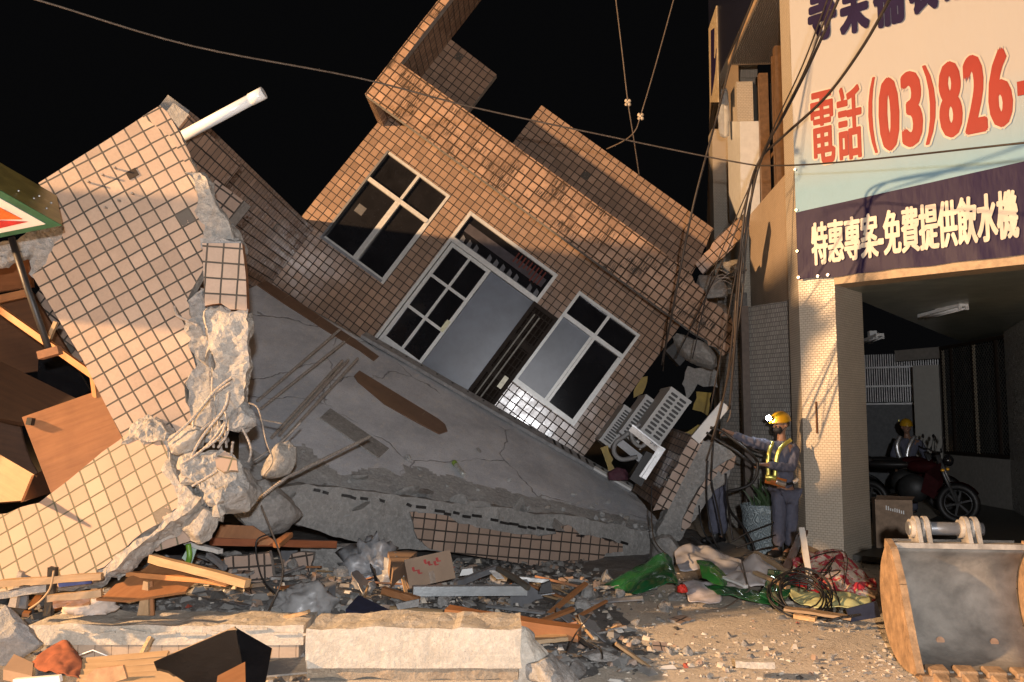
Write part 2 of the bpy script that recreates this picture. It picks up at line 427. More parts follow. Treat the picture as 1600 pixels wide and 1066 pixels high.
panel('facade', FF, wall_out, .22, [M['tile'], M['conc']], house, [prect(FF, *W1), prect(FF, *W2), prect(FF, *DR)])
def window_part(name, rc, transom, mull_up, mull_lo, panes, ledge=0, fw=.042, frame_mat='alu', loose=0):
    """panes: (upper left, upper right, lower left, lower right) materials"""
    u0, v0, u1, v1 = rc; vt = v1-(v1-v0)*transom; bm = nb()
    def bx(a, b, c, d, w0=-.10, w1=.014): boxuv(bm, FF, a, b, c, d, w0, w1)
    bx(u1-fw, u1, v0, v1); bx(u0+fw, u1-fw, v1-fw, v1, -.10, .012)
    bx(u0+fw, u1-fw, vt-.035, vt+.03, -.09, .026)
    mu = u0+(u1-u0)*mull_up; ml = u0+(u1-u0)*mull_lo
    bx(mu-.022, mu+.022, vt+.03, v1-fw, -.08, .004)
    bx(ml-.05, ml-.008, v0+fw, vt-.035, -.085, .000); bx(ml-.004, ml+.036, v0+fw, vt-.035, -.075, .008)
    fr_ = fin(name, bm, M[frame_mat], house)
    bm = nb(); lw_ = fw if ledge else .03
    bx(u0, u0+lw_, v0, v1); bx(u0+lw_, u1-fw-.001, v0, v0+fw, -.10, .02); fin('outer_frame', bm, M['alu' if ledge else 'alu_dark'], fr_)  # without a ledge, shade on left and lower bars is put into the colour
    m = nb(); boxuv(m, FF, u0+fw, u1-fw, v0+fw, v0+fw+.03, -.08, -.01); boxuv(m, FF, u1-fw-.03, u1-fw, v0+fw+.03, vt-.04, -.08, -.01)
    fin('sash_frame', m, M[frame_mat], fr_)
    for k, (a, b, c, d) in enumerate(((u0+fw, mu-.022, vt+.03, v1-fw), (mu+.022, u1-fw, vt+.03, v1-fw), (u0+fw, ml-.05, v0+fw, vt-.035), (ml+.036, u1-fw, v0+fw, vt-.035))):
        p = nb(); boxuv(p, FF, a, b, c, d, -.062, -.054); fin('pane', p, M[panes[k]], fr_)
    return fr_
w1 = window_part('window', W1, .31, .52, .52, ('glass_dark',)*4)
w2 = window_part('window', W2, .25, .52, .52, ('glass_dark', 'glass_dark', 'glass_grey', 'glass_dark'), ledge=1)
a = FF.uv(562, 325); m = nb(); boxuv(m, FF, a[0]-.06, a[0]+.08, a[1]-.08, a[1]+.06, -.05, -.048); fin('notice_paper', m, plain('grey_paper', (.10, .10, .105), .8), w1)
# sliding door
u0, v0, u1, v1 = DR; fw = .05
vt = FF.uv(706, 372)[1]; 
bm = nb()
boxuv(bm, FF, u0, u0+fw, v0, v1, -.12, .02); boxuv(bm, FF, u1-fw, u1, v0, v1, -.12, .02)
boxuv(bm, FF, u0+fw, u1-fw, v1-fw, v1, -.12, .016); boxuv(bm, FF, u0+fw, u1-fw, vt-.045, vt+.03, -.10, .03)
boxuv(bm, FF, u0+fw, u1-fw, v0, v0+.03, -.12, .005)
door = fin('door', bm, M['alu'], house)
def door_leaf():
    a, b = u0+fw+.012, u0+fw+(u1-u0-2*fw)*.485; c, d = v0+.035, vt-.05
    m = nb(); s = .055
    boxuv(m, FF, a, a+s, c, d, -.07, -.01); boxuv(m, FF, b-s, b, c, d, -.07, -.004)
    rows = [c+.30, c+.30+(d-c-.30)/3, c+.30+2*(d-c-.30)/3, d]
    mid = (a+b)/2
    boxuv(m, FF, a+s, b-s, d-s, d, -.07, -.012); boxuv(m, FF, a+s, b-s, c, c+.03, -.07, -.012)
    for r_ in rows[:3]: boxuv(m, FF, a+s, b-s, r_-.022, r_+.022, -.065, -.014)
    boxuv(m, FF, mid-.02, mid+.02, rows[0]+.022, d-s, -.06, -.008)
    lf = fin('door_leaf', m, M['alu'], door)
    for i in range(3):
        for x0, x1 in ((a+s, mid-.02), (mid+.02, b-s)):
            p = nb(); boxuv(p, FF, x0, x1, rows[i]+.022, (rows[i+1]-.022 if i < 2 else d-s), -.05, -.044); tag(fin('pane', p, M['glass_dark'], door))
    p = nb(); k = 26
    for i in range(k):
        x = a+s+.012+(b-a-2*s-.024)*(i+.5)/k; ww = (b-a-2*s-.024)/k*.34
        boxuv(p, FF, x-ww, x+ww, c+.045, rows[0]-.034, -.048, -.026)
    boxuv(p, FF, a+s, b-s, c+.03, rows[0]-.022, -.056, -.050)
    fin('ribbed_kick_panel', p, M['alu'], door)
    h = nb(); boxuv(h, FF, b-.085, b-.02, c+.86, c+1.06, -.002, .022); fin('handle', h, plain('dull_brass', (.45, .43, .28), .4, .3), door)
    return b
b_ = door_leaf()
p = nb(); boxuv(p, FF, b_+.004, u1-fw, v0+.03, vt-.05, -.055, -.049); fin('grey_pane', p, M['glass_grey'], door)
p = nb(); boxuv(p, FF, u0+fw, u1-fw, vt+.03, v1-fw, -.05, -.045); fin('transom_pane', p, M['glass_dark'], door)
# what hangs in the fanlight: a paper shade and a row of red tassels
p = nb(); n_ = 14
boxuv(p, FF, u0+fw+.05, u1-fw-.05, vt+.20, vt+.34, -.043, -.038)
fin('fanlight_shade', p, plain('violet_grey_cloth', (.05, .045, .055), .8), door)
p = nb()
for i in range(n_):
    x = u0+fw+.08+i*.125; 
    if i in (3, 9): continue
    quad(p, [FF.pt(x, vt+.04, -.037), FF.pt(x+.075, vt+.04, -.037), FF.pt(x+.06, vt+.12, -.037), FF.pt(x+.0, vt+.15, -.037)])
boxuv(p, FF, u0+fw+.02, u1-fw-.02, vt+.032, vt+.05, -.0385, -.0365)
fin('paper_valance', p, plain('faded_paper', (.11, .115, .13), .8), door)
p = nb(); rr = random.Random(4)
for i in range(9):
    x = u1-fw-.62+i*.062; y = v1-fw-.02
    boxuv(p, FF, x-.011, x+.011, y-rr.uniform(.14, .26), y, -.041, -.028)
fin('red_tassels', p, plain('red_tassel', (.11, .016, .008), .8), door)
# folded security gate beside the door
ga = FF.uv(835, 472); gb = FF.uv(873, 497); g0, g1 = ga[0]+.02, gb[0]-.02; gv1 = ga[1]; gv0 = v0+.0
bm = nb()
for x in (g0, g1): boxuv(bm, FF, x-.028, x+.028, gv0, gv1, .03, .085)
boxuv(bm, FF, g0+.028, g1-.028, gv1-.06, gv1, .035, .08); boxuv(bm, FF, g0+.028, g1-.028, gv0, gv0+.05, .035, .08)
for fr_ in (.30, .58):
    y = gv0+(gv1-gv0)*(1-fr_); boxuv(bm, FF, g0+.028, g1-.028, y-.05, y+.05, .03, .09)
k = 6
for i in range(1, k):
    x = g0+(g1-g0)*i/k; boxuv(bm, FF, x-.008, x+.008, gv0+.05, gv1-.06, .04, .055)
for i in range(1, 15):
    y = gv0+(gv1-gv0)*i/15; boxuv(bm, FF, g0+.028, g1-.028, y-.007, y+.007, .042, .054)
gate = fin('security_gate', bm, M['gate'], house)
p = nb()
for x in ((g0+g1)/2-.01, g0+.10): boxuv(p, FF, x-.010, x+.010, gv0+.18, gv1-.16, .09, .105)
fin('gate_rail', p, plain('gate_alu', (.24,.23,.20), .6, 0), gate)
p = nb(); y = gv0+(gv1-gv0)*.40; boxuv(p, FF, g1-.11, g1-.04, y-.10, y+.10, .09, .11); fin('gate_lock', p, plain('lock_plate', (.40, .38, .30), .45, .4), gate)
p = nb(); boxuv(p, FF, g0, g1, gv0, gv1, .000, .004)
fin('gate_shade_sheet', p, plain('gate_shade_brown', (.018, .013, .010), .9, spec=.05), gate)  # dark sheet added behind the bars in place of the shaded wall tiles
# portal: fascia, left return going up past the roof, and the two stretches of parapet behind
FA = FF.shift(1.1)
fl = FA.uv(570, 147); inn = FA.uv(627, 97); ft = FA.uv(858, 268)[1]; fbv = FA.uv(737, 268)[1]
ft = (ft+inn[1])/2
uL = fl[0]; uI = inn[0]; fb = (fbv+fl[1])/2
vhi = ft+4.0
rr_ = FA.uv(1078, 412)
out = [(uL, fb), (FA.uv(1085, 521)[0], fb), FA.uv(1130, 556), FA.uv(1146, 543), FA.uv(1150, 512), FA.uv(1128, 482), FA.uv(1105, 470), FA.uv(1098, 452), (rr_[0], ft), (uI, ft), (uI, vhi), (uL, vhi)]
panel('fascia', FA, jag(out, (1, 2, 3, 4, 5, 6, 7), .06, .03, 5), .14, [M['tile_drip'], M['conc']], house)
bm = nb(); boxuv(bm, FF, uL, uI-.003, fb, vhi, .003, 1.1-.14-.003)
fin('return_wall', bm, M['tile'], house)
a = FF.uv(704, 57); b = FF.uv(775, 115); c = FF.uv(731, 175)
panel('parapet', FF, [(uI-.02, a[1]-2.0), (c[0]*.5+b[0]*.5, a[1]-2.0), (b[0]*.5+c[0]*.5, b[1]), (uI-.02, a[1]*.5+b[1]*.5)], .14, [M['tile'], M['conc']], house, w=-.02)
a = FF.uv(845, 165); b = FF.uv(1117, 356); c = FF.uv(800, 225)
va = (a[1]+b[1])/2; ua = (a[0]+c[0])/2
panel('parapet', FF, jag([(ua, vtop+.01), (FF.uv(1090, 420)[0]+.1, vtop+.01), FF.uv(1090, 415), (b[0], va), (ua, va)], (1, 2), .08, .02, 3), .16, [M['tile'], M['conc']], house, w=-.02)
bm = nb(); boxuv(bm, FF, uI+.02, FF.uv(1060, 470)[0]-.1, ft-.42, ft-.28, -2.2, .93); fin('roof_slab', bm, M['conc'], house)
# left side wall running back from the street to the facade
FS = Fr(FF.pt(FF.uv(430, 436)[0], v0_, 0), Vector((0, 1, 0)), FV)      # u = metres away from the street
def sx(px, py): return FS.uv(px, py)
lo = -1.0
top_back = FS.uv(480, 350); 
sw = [(.05, lo), (.05, top_back[1]), (-.02, top_back[1]+.02), (-4.6, sx(392, 262)[1]), (-5.0, sx(392, 262)[1]-.02), (-5.0, lo)]
panel('side_wall', FS, sw, .26, [M['tile'], M['conc']], house)
q0 = FF.shift(5.02)
ca = q0.uv(340, 300); cb = q0.uv(403, 282)
# stepped nib facing the street at the near end of the side wall
uu = q0.uv(403, 290)[0]; vv_ = q0.uv(400, 300)[1]
panel('wall_nib', q0, [(uu-1.0, vv_-2.2), (uu-.01, vv_-2.2), (uu-.01, q0.uv(352, 320)[1]+.02), (uu-.01, q0.uv(352,320)[1]+.13), (uu-1.0, q0.uv(352,320)[1]+.13)], .2, [M['tile_beam'], M['conc']], house)
F2 = Fr(q0.pt(uu-.35, vv_, 0), Vector((0, 1, 0)), FV)
a = F2.uv(392, 252); b = F2.uv(285, 192); c = F2.uv(300, 330)
panel('side_wall', F2, [(.25, a[1]-1.2), (.25, (a[1]+b[1])/2), (max(-2.0, b[0]), (a[1]+b[1])/2), (max(-2.0, b[0]), a[1]-1.2)], .16, [M['tile'], M['conc']], house)

# ================================================================ fallen balcony slab in front of the house
SA, SB, SC, SD = P(378, 422, 12.5), P(992, 772, 11.9), P(1050, 838, 10.6), P(372, 782, 8.3)
def slab_pt(s, t, off=0):            # s along the house, t towards the street
    p = SA.lerp(SB, s).lerp(SD.lerp(SC, s), t)
    p = p + Vector((0, 0, -.10*math.sin(math.pi*t)*(1-s)))
    return p + slab_n*off
slab_n = ((SB-SA).cross(SA-SD)).normalized()
if slab_n.z < 0: slab_n = -slab_n
def slab_px(px, py, off=0):
    s, t = .5, .5
    for _ in range(20):
        p = slab_pt(s, t); x, y = proj(p); e = 1e-3
        xs, ys = proj(slab_pt(s+e, t)); xt, yt = proj(slab_pt(s, t+e))
        a, b, c, d = (xs-x)/e, (xt-x)/e, (ys-y)/e, (yt-y)/e
        D = a*d-b*c; dx, dy = px-x, py-y
        s += (d*dx-b*dy)/D; t += (-c*dx+a*dy)/D
    return slab_pt(s, t, off)
slab = thing('floor_slab', 'large grey cracked balcony floor slab sloping from the house down to the rubble', 'concrete slab', slab_pt(.5, 1))
bm = nb(); L = bm.loops.layers.uv.verify(); nu, nv = 130, 80; g = []
for i in range(nu+1):
    row = []
    for j in range(nv+1):
        s, t = i/nu, j/nv
        tt = t*(1+.02*noise.noise(Vector((s*9, 1, 1)))+.025*noise.noise(Vector((s*31, 4, 1))))
        p = slab_pt(s, tt)
        edge = max(0, (t-.80)/.2)+max(0, (s-.93)/.07)*.6
        q = p*6
        p = p+slab_n*(noise.noise(p*1.5)*.012+noise.noise(q)*.012*edge*2+noise.noise(q*2.6)*.018*edge-.05*max(0, (t-.93)/.07)**2)
        row.append(bm.verts.new(p))
    g.append(row)
for i in range(nu):
    for j in range(nv):
        f = bm.faces.new([g[i][j], g[i+1][j], g[i+1][j+1], g[i][j+1]]); f.smooth = True
        if j/nv > .80+.07*noise.noise(Vector((i*.09, j*.1, 2)))-(.05 if i/nu > .35 else 0): f.material_index = 1
b = []
for i in range(nu+1): b.append(bm.verts.new(g[i][0].co-slab_n*.14))
for i in range(nu): bm.faces.new([g[i+1][0], g[i][0], b[i], b[i+1]]).material_index = 1
fin('slab_top', bm, [M['screed'], M['conc_light']], slab)
# front beam under the slab's street edge
BA, BB = P(372, 776, 8.3), P(1042, 842, 10.55)
bd = (BB-BA); bd.z = 0; bd.normalize()
FB = Fr(BA, (BB-BA), Vector((0, 0, 1))-bd*0)
def bo(*pts): return pxout(FB, pts)
out = jag(bo((372,772), (480,756), (600,770), (760,792), (900,806), (1045,838), (1052,860), (1010,885), (960,905), (800,872), (640,858), (560,848), (430,812), (385,812)), 'all', .10, .016, 9)
panel('front_beam', FB, out, .34, [M['conc'], M['conc']], slab, rough=.02, front_rough=.012, rsub=.07, seed=3)
to = [(640,800),(700,806),(716,818),(760,826),(780,830),(840,838),(868,834),(866,826),(886,820),(908,838),(920,836),(972,850),(972,862),(946,864),(940,874),(952,880),(948,907),(800,878),(672,858),(652,842),(646,820)]
tu = pxout(FB.shift(.03), to)
tu = jag(tu, (0, 2, 4, 6, 7, 8, 9, 11, 12, 13, 14, 18, 19), .05, .012, 2)
panel('tile_facing', FB, tu, .03, [M['tile_beam'], M['conc']], slab, w=.045, uvs=(.02, .03))
# steel door track lying along the threshold, with slots
a, b = slab_px(566, 528, .05), slab_px(984, 768, .05)
bm = nb(); bar(bm, a, b, .16, .05, slab_n); tr = fin('door_track', bm, plain('dull_grey_steel', (.30, .305, .31), .5, .2), slab)
p = nb(); d = (b-a).normalized()
for i in range(34):
    c = a.lerp(b, (i+.5)/34)+slab_n*.027; sd = d.cross(slab_n).normalized()
    if i < 24:
        if i % 2: bar(p, c+sd*(-.03)-d*.012, c+sd*(-.03)+d*.012, .03, .004, slab_n)
    else: bar(p, c-sd*.05-d*.03, c+sd*.05+d*.03, .035, .004, slab_n)
fin('track_slots', p, M['black'], tr)
a, b = slab_px(640, 580, .10), slab_px(985, 770, .10)
m = nb(); bar(m, slab_px(925, 736, .06), slab_px(984, 770, .06), .07, .03, slab_n); fin('white_trim', m, M['white'], slab)
# brown skirting tiles left stuck on the screed
sk = plain('brown_skirting_tile', (.17, .105, .07), .35, 0, .12, 9, .1)
def strip(pts, cuts):
    bm = nb(); q = [slab_px(*p_, off=.012) for p_ in pts]; vs = [bm.verts.new(v) for v in q]; bm.faces.new(vs)
    lo_ = [bm.verts.new(v-slab_n*.03) for v in q]
    for i in range(len(vs)): bm.faces.new([vs[i], lo_[i], lo_[(i+1) % len(vs)], vs[(i+1) % len(vs)]])
    bmesh.ops.recalc_face_normals(bm, faces=bm.faces)
    for c in cuts: bar(bm, slab_px(*c[0], off=.013), slab_px(*c[1], off=.013), .008, .003, slab_n, mi=1)
    return fin('skirting_tile', bm, [sk, M['mortar']], slab)
strip([(561,580),(553,588),(558,597),(600,633),(650,660),(686,679),(699,675),(695,664),(684,655)], [((612,617),(598,628)), ((664,645),(650,660))])
strip([(388,425),(382,432),(440,473),(500,512),(560,548),(584,565),(592,558),(560,535),(470,475),(420,442)], [((441,470),(452,462)), ((490,505),(500,496)), ((540,535),(548,527))])
# comb marks of a trowel in the screed
bm = nb()
for i in range(26):
    t = i/25; c = (508+t*88, 648+t*60); 
    bar(bm, slab_px(c[0]-7, c[1]+8, .008), slab_px(c[0]+9, c[1]-7, .008), .035, .022, slab_n)
fin('trowel_ridges', bm, M['conc'], slab)
# cracks / lumps along the broken front edge
rr = random.Random(8)
for i in range(16):
    s = rr.uniform(.02, .98); c = slab_pt(s, rr.uniform(.86, 1.0), .02)
    chunk('edge_lump', c, (rr.uniform(.08, .3), rr.uniform(.06, .16), rr.uniform(.015, .04)), M['conc'], slab, seed=40+i, sub=3)
for i in range(70):
    s = rr.uniform(.0, 1.0); t = 1-abs(rr.gauss(0, .16))
    if not 0 < t < 1: continue
    d = rr.uniform(.012, .045)
    chunk('loose_chip', slab_pt(s, t, d*.4), (d*1.3, d, d*.7), M['conc_light' if i % 3 else 'conc_pale'], slab, seed=140+i, sub=2)
# dark gaps along the cold joint
bm = nb()
for i in range(34):
    t = i/33; x = 490+t*480; y = 752+t*84+rr.uniform(-3, 3)
    if rr.random() < .25: continue
    a = FB.px(x, y+12, .02); b = FB.px(x+rr.uniform(4, 14), y+13+rr.uniform(0, 2), .02)
    bar(bm, a, b, .05, .028)
fin('joint_gap', bm, M['black'], slab)
# ================================================================ the broken tiled wall on the left
def ax_frame(px, py, Y, deg, yaw=0, pitch=0):
    """frame facing the street: u turned deg degrees up from level, then yawed and pitched"""
    Mx = Matrix.Rotation(R(yaw), 3, 'Z') @ Matrix.Rotation(R(pitch), 3, 'X')
    c, s = math.cos(R(deg)), math.sin(R(deg))
    return Fr(P(px, py, Y), Mx @ Vector((c, 0, s)), Mx @ Vector((-s, 0, c)))
FL = ax_frame(200, 400, 6.05, 31, 6, 0)
lw = thing('broken_wall', 'tall slanting tiled wall fragment at the left lit orange at its top and foot', 'wall fragment', FL.px(230, 690))
o = [(60,286),(165,220),(250,165),(262,176),(283,213),(300,250),(322,300),(330,330),(322,372),(314,385),(318,420),(300,452),(292,470),(312,512),(296,545),(306,574),(288,600),(290,628),(304,650),(308,690),(290,720),(210,720),(190,682),(128,560),(50,430),(72,412),(96,372),(100,355)]
uvp = jag(pxout(FL, o), (4, 5, 6, 7, 8, 9, 11, 13, 14, 15, 16, 25, 26), .05, .02, 4)
panel('wall_slab', FL, uvp, .13, [M['tile_pale'], M['conc_pale']], lw, rough=.012, rsub=.09)
FLs = FL.shift(.022)
o = [(222,182),(250,165),(262,176),(283,213),(306,262),(329,292),(322,296),(300,268),(284,246),(268,214)]
panel('tile_edging', FL, jag(pxout(FLs, o), (3, 4, 5, 6, 7), .05, .012, 7), .022, [M['tile_pale'], M['conc_pale']], lw, w=.022, uvs=(.03, .02))
# bared mortar bed and the broken top of the column
def lump_from_px(name, fr, pts, w, thick, mat, parent, seed, front=.05, rough=.04, sub=.034, jg='all', ja=.018):
    return panel(name, fr, jag(pxout(fr.shift(w), pts), jg, .05, ja, seed), thick, [mat, mat], parent, w=w, rough=rough, front_rough=front, rsub=sub, seed=seed)
lump_from_px('exposed_core', FL, [(286,268),(312,266),(328,294),(345,330),(362,352),(376,378),(340,392),(316,388),(318,352),(300,330),(310,300)], .05, .22, M['conc_pale'], lw, 11, .028, .03)
lump_from_px('exposed_core', FL, [(302,452),(318,446),(322,478),(334,520),(332,560),(345,600),(340,650),(350,690),(310,692),(292,640),(288,600),(306,570),(294,540),(312,510),(288,470)], .02, .16, M['conc'], lw, 12, .025, .03)
lump_from_px('exposed_core', FL, [(290,502),(304,492),(318,512),(330,540),(322,572),(306,560),(296,530)], .07, .10, M['conc_pale'], lw, 13, .035, .03)
# back layer of torn concrete behind the sign
FLb = FL.shift(-.16)
lump_from_px('torn_render', FLb, [(-60,385),(40,368),(60,352),(104,352),(106,376),(84,392),(72,420),(60,440),(44,428),(46,408),(52,398),(30,400),(-60,420)], 0, .10, M['conc'], lw, 14, .03)
m = nb(); a = FL.uv(207, 272)
boxuv(m, FL, a[0]-.038, a[0]+.038, a[1]-.03, a[1]+.03, .001, .006); fin('drain_hole', m, plain('hole_dark', (.018, .009, .004), .8), lw)  # hole drawn as a flat, nearly black brown patch
m = nb()
for x, y in ((182,264),(163,275),(141,286),(209,304),(188,315),(167,326)):
    q = FL.px(x, y); bar(m, q, q+FL.n*.05, .012, .012)
fin('wall_pin', m, M['rebar'], lw)
# white waste pipe sticking up out of the wall
m = nb(); a, b = P(286, 213, 6.7), P(412, 145, 6.6)
tube(m, [a, b], .044, 20); d = (b-a).normalized(); tube(m, [b-d*.12, b+d*.002], .049, 20)
tag(fin('drain_pipe', m, M['pvc']), 'white plastic drain pipe poking up past the broken left wall', 'pipe')

# column stub beside the wall
FK = ax_frame(350, 430, 5.85, -2.5, 10, 3)
ck = thing('broken_column', 'snapped tiled column with three tiles across and raw concrete below', 'column', FK.px(350, 640))
panel('tile_face', FK, jag(pxout(FK, [(316,380),(378,380),(384,430),(386,486),(360,484),(345,474),(320,478)]), (3, 4, 5), .04, .012, 3), .14, [M['tile_pale'], M['wood']], ck, uvs=(.01, .02))
lump_from_px('core', FK, [(318,474),(346,472),(362,482),(387,484),(388,560),(386,600),(372,640),(360,660),(330,655),(332,600),(336,560),(322,520)], -.02, .26, M['conc_pale'], ck, 21, .035, .03)
lump_from_px('core_cap', FK, [(312,372),(330,374),(377,376),(378,388),(314,388)], -.02, .26, M['conc'], ck, 22, .015, .03)

# lower slab lying against the heap at the left
LP_ = P(150, 884, 5.70); LQ = P(285, 790, 5.75); LR = P(212, 664, 6.00)
FM = tri_frame(LP_, LQ, LR)
if FM.n.dot(CAM-LP_) < 0: FM = Fr(LP_, FM.eu, -FM.ev)
g1_, g2_ = FM.uv(30, 640), FM.uv(0, 0)
# turn the tile grid so that its lines run as on the fallen piece
pa, pb = Vector(FM.uv(60, 860)), Vector(FM.uv(200, 775)); ang = math.atan2((pb-pa).y, (pb-pa).x)
FM = Fr(LP_, FM.eu*math.cos(ang)+FM.ev*math.sin(ang), FM.ev*math.cos(ang)-FM.eu*math.sin(ang))
fs_ = thing('fallen_slab', 'pale tiled wall slab lying aslant over the heap in the bottom left corner', 'wall fragment', LP_)
o = [(-60,935),(-60,812),(20,798),(60,786),(110,748),(160,706),(186,688),(212,664),(236,674),(250,684),(262,712),(264,735),(272,752),(292,776),(282,792),(240,822),(200,852),(152,890),(146,908),(60,925)]
panel('slab_body', FM, jag(pxout(FM, o), (1, 2, 7, 8, 9, 10, 11, 12, 13, 14, 15, 16, 17), .05, .016, 6), .16, [M['tile_dusty'], M['conc_pale']], fs_, rough=.03, rsub=.06, seed=4)
lump_from_px('broken_rim', FM, [(252,682),(266,700),(274,742),(300,766),(316,776),(300,795),(240,838),(170,895),(160,905),(150,892),(200,852),(250,815),(280,788),(268,756),(258,722)], .012, .20, M['conc_pale'], fs_, 31, .03, .03)
lump_from_px('broken_rim', FM, [(190,690),(212,662),(232,648),(252,660),(262,672),(258,690),(236,690),(212,678)], .03, .20, M['conc_pale'], fs_, 32, .05, .05)

# concrete lumps where the column broke
def lump_obj(name, label, c, dims, mat, seed, cat_='concrete lump', group=None, rot=None, sub=4, amp=.2):
    o = chunk(name, c, dims, mat, None, seed, rot, sub, amp); o.location = (0, 0, 0)
    return tag(o, label, cat_, group)
FQ = ax_frame(330, 740, 5.75, -12, 8, -28)
big = thing('concrete_lump', 'biggest pale concrete lump with one torn tile corner under the bent rebars', 'concrete lump', FQ.px(330, 780))
lump_from_px('lump_body', FQ, [(280,716),(312,704),(345,700),(372,712),(384,738),(366,752),(348,766),(338,790),(322,778),(296,750)], .0, .30, M['conc_pale'], big, 33, .035, .06)
panel('tile_corner', FQ, jag(pxout(FQ.shift(.04), [(336,716),(352,705),(370,718),(372,736),(350,738),(338,730)]), 'all', .04, .01, 4), .03, [M['tile_dusty'], M['mortar']], big, w=.045)
lump_obj('concrete_lump', 'rounded grey lump hanging off the bared column beside the rebars', P(378, 652, 6.0), (.12, .11, .14), M['conc'], 51)
lump_obj('concrete_lump', 'yellowish lump lit at the left end of the sloping slab', P(438, 716, 7.3), (.20, .16, .13), M['conc_pale'], 52)
lump_obj('concrete_lump', 'small pale cracked lump tucked left of the biggest lump', P(298, 690, 5.85), (.14, .12, .10), M['conc_pale'], 53)
lump_obj('concrete_lump', 'grey lump under the right end of the biggest lump', P(372, 770, 5.9), (.22, .2, .16), M['conc'], 54)
lump_obj('concrete_lump', 'ragged grey lump below the fallen tiled slab beside the green stem', P(310, 822, 5.8), (.13, .13, .14), M['conc_pale'], 55)
lump_obj('concrete_lump', 'dark broken mass behind the rebars at the foot of the column', P(356, 748, 6.6), (.26, .25, .20), M['conc'], 56)
lump_obj('concrete_lump', 'broad grey mass filling the corner under the slab end', P(404, 786, 7.7), (.30, .4, .26), M['conc'], 57)
lump_obj('concrete_lump', 'pitted boulder at the left edge beneath the foreground beam', P(14, 1000, 5.35), (.24, .2, .13), M['conc'], 58)
# bits of tile wall behind: under the fallen slab's rim
FT = ax_frame(275, 830, 5.95, 14, 0, 0)
tag(panel('tile_fragment', FT, jag(pxout(FT, [(225,848),(318,786),(318,808),(308,842),(244,862)]), (0, 2), .05, .01, 3), .08, [M['tile_dusty'], M['conc_pale']]), 'small lit tile fragment peeping out below the fallen slab rim', 'tile fragment')
FT = ax_frame(460, 890, 7.9, 10, 0, 0)
tag(panel('tile_fragment', FT, jag(pxout(FT, [(430,906),(455,866),(490,864),(484,905),(455,916)]), 'all', .05, .01, 5), .08, [M['tile_beam'], M['conc']]), 'dim tile fragment standing in the dark under the sloping slab', 'tile fragment')
FT = ax_frame(390, 885, 7.3, 4, 0, 0)
tag(panel('tile_fragment', FT, jag(pxout(FT, [(350,872),(420,862),(428,905),(360,912)]), 'all', .05, .01, 6), .08, [M['tile_beam'], M['conc']]), 'dim tile fragment leaning behind the painted timber', 'tile fragment')
FT = ax_frame(540, 880, 8.3, 2, 0, 10)
tag(panel('wall_remnant', FT, jag(pxout(FT, [(470,858),(560,854),(568,900),(480,912)]), 'all', .06, .012, 8), .12, [M['conc'], M['conc']], rough=.02, front_rough=.012, rsub=.08), 'dark grooved concrete panel propping the beam from below', 'wall remnant')

# reinforcing bars
def rebar(pts, r, label, group):
    m = nb(); tube(m, pts, r, 6, rib=.011, spline=0 if len(pts) == 2 else 5)
    tag(fin('rebar', m, M['rebar']), label, 'rebar', group)
G1 = 'bars sticking out over the floor slab'; L1 = 'straight ribbed bar jutting out above the grey slab'
for (a, b, ya, yb) in (((398,636,8.4),(518,548,8.6),0,0), ((404,648,8.3),(524,568,8.5),0,0), ((420,694,8.0),(521,598,8.3),0,0), ((432,690,8.0),(530,597,8.3),0,0), ((436,700,7.9),(545,594,8.3),0,0)):
    p0 = slab_px(a[0], a[1], .08) ; p1 = slab_px(b[0], b[1], .34)
    rebar([p0, p1], .017, L1, G1)
rebar([P(380, 800, 7.0), P(440, 752, 7.3), P(470, 735, 7.5), P(578, 682, 8.3)], .014, 'longest rusty bar lying bent across the slab edge', None)
G2 = 'bent bars spilling out of the column'; L2 = 'bent rusty bar curling out of the broken column'
for pts, Y in (([(262,690),(300,655),(335,612),(362,590)],5.75), ([(305,690),(303,655),(330,620),(360,598)],5.8), ([(300,712),(318,680),(350,640),(358,612)],5.7),
               ([(322,700),(345,680),(354,655),(350,640)],5.72), ([(338,648),(330,612),(328,575)],5.9), ([(334,700),(330,650),(332,590)],5.85), ([(346,705),(340,650),(342,600)],5.9),
               ([(354,700),(350,640),(352,590)],5.95), ([(378,668),(392,700),(388,722)],5.9), ([(364,690),(362,706),(361,735)],5.8), ([(340,700),(352,684),(358,668)],5.75), ([(272,478),(276,492),(290,500),(308,508)],5.95),
               ([(284,725),(305,712),(330,690),(352,660)],5.72), ([(268,708),(320,668),(340,655)],5.8)):
    rebar([P(x, y, Y+.02*i) for i, (x, y) in enumerate(pts)], .009, L2, G2)
G3 = 'thin stirrups at the slab end'
for pts, Y in (([(388,560+70),(404,640),(416,690),(426,720),(412,742)],7.0), ([(405,655),(440,662)],7.4), ([(300,760),(340,736)],5.6), ([(396,720),(440,690),(470,660)],7.5)):
    rebar([P(x, y, Y) for x, y in pts], .007, 'thin stirrup wire bent beside the broken column', G3)
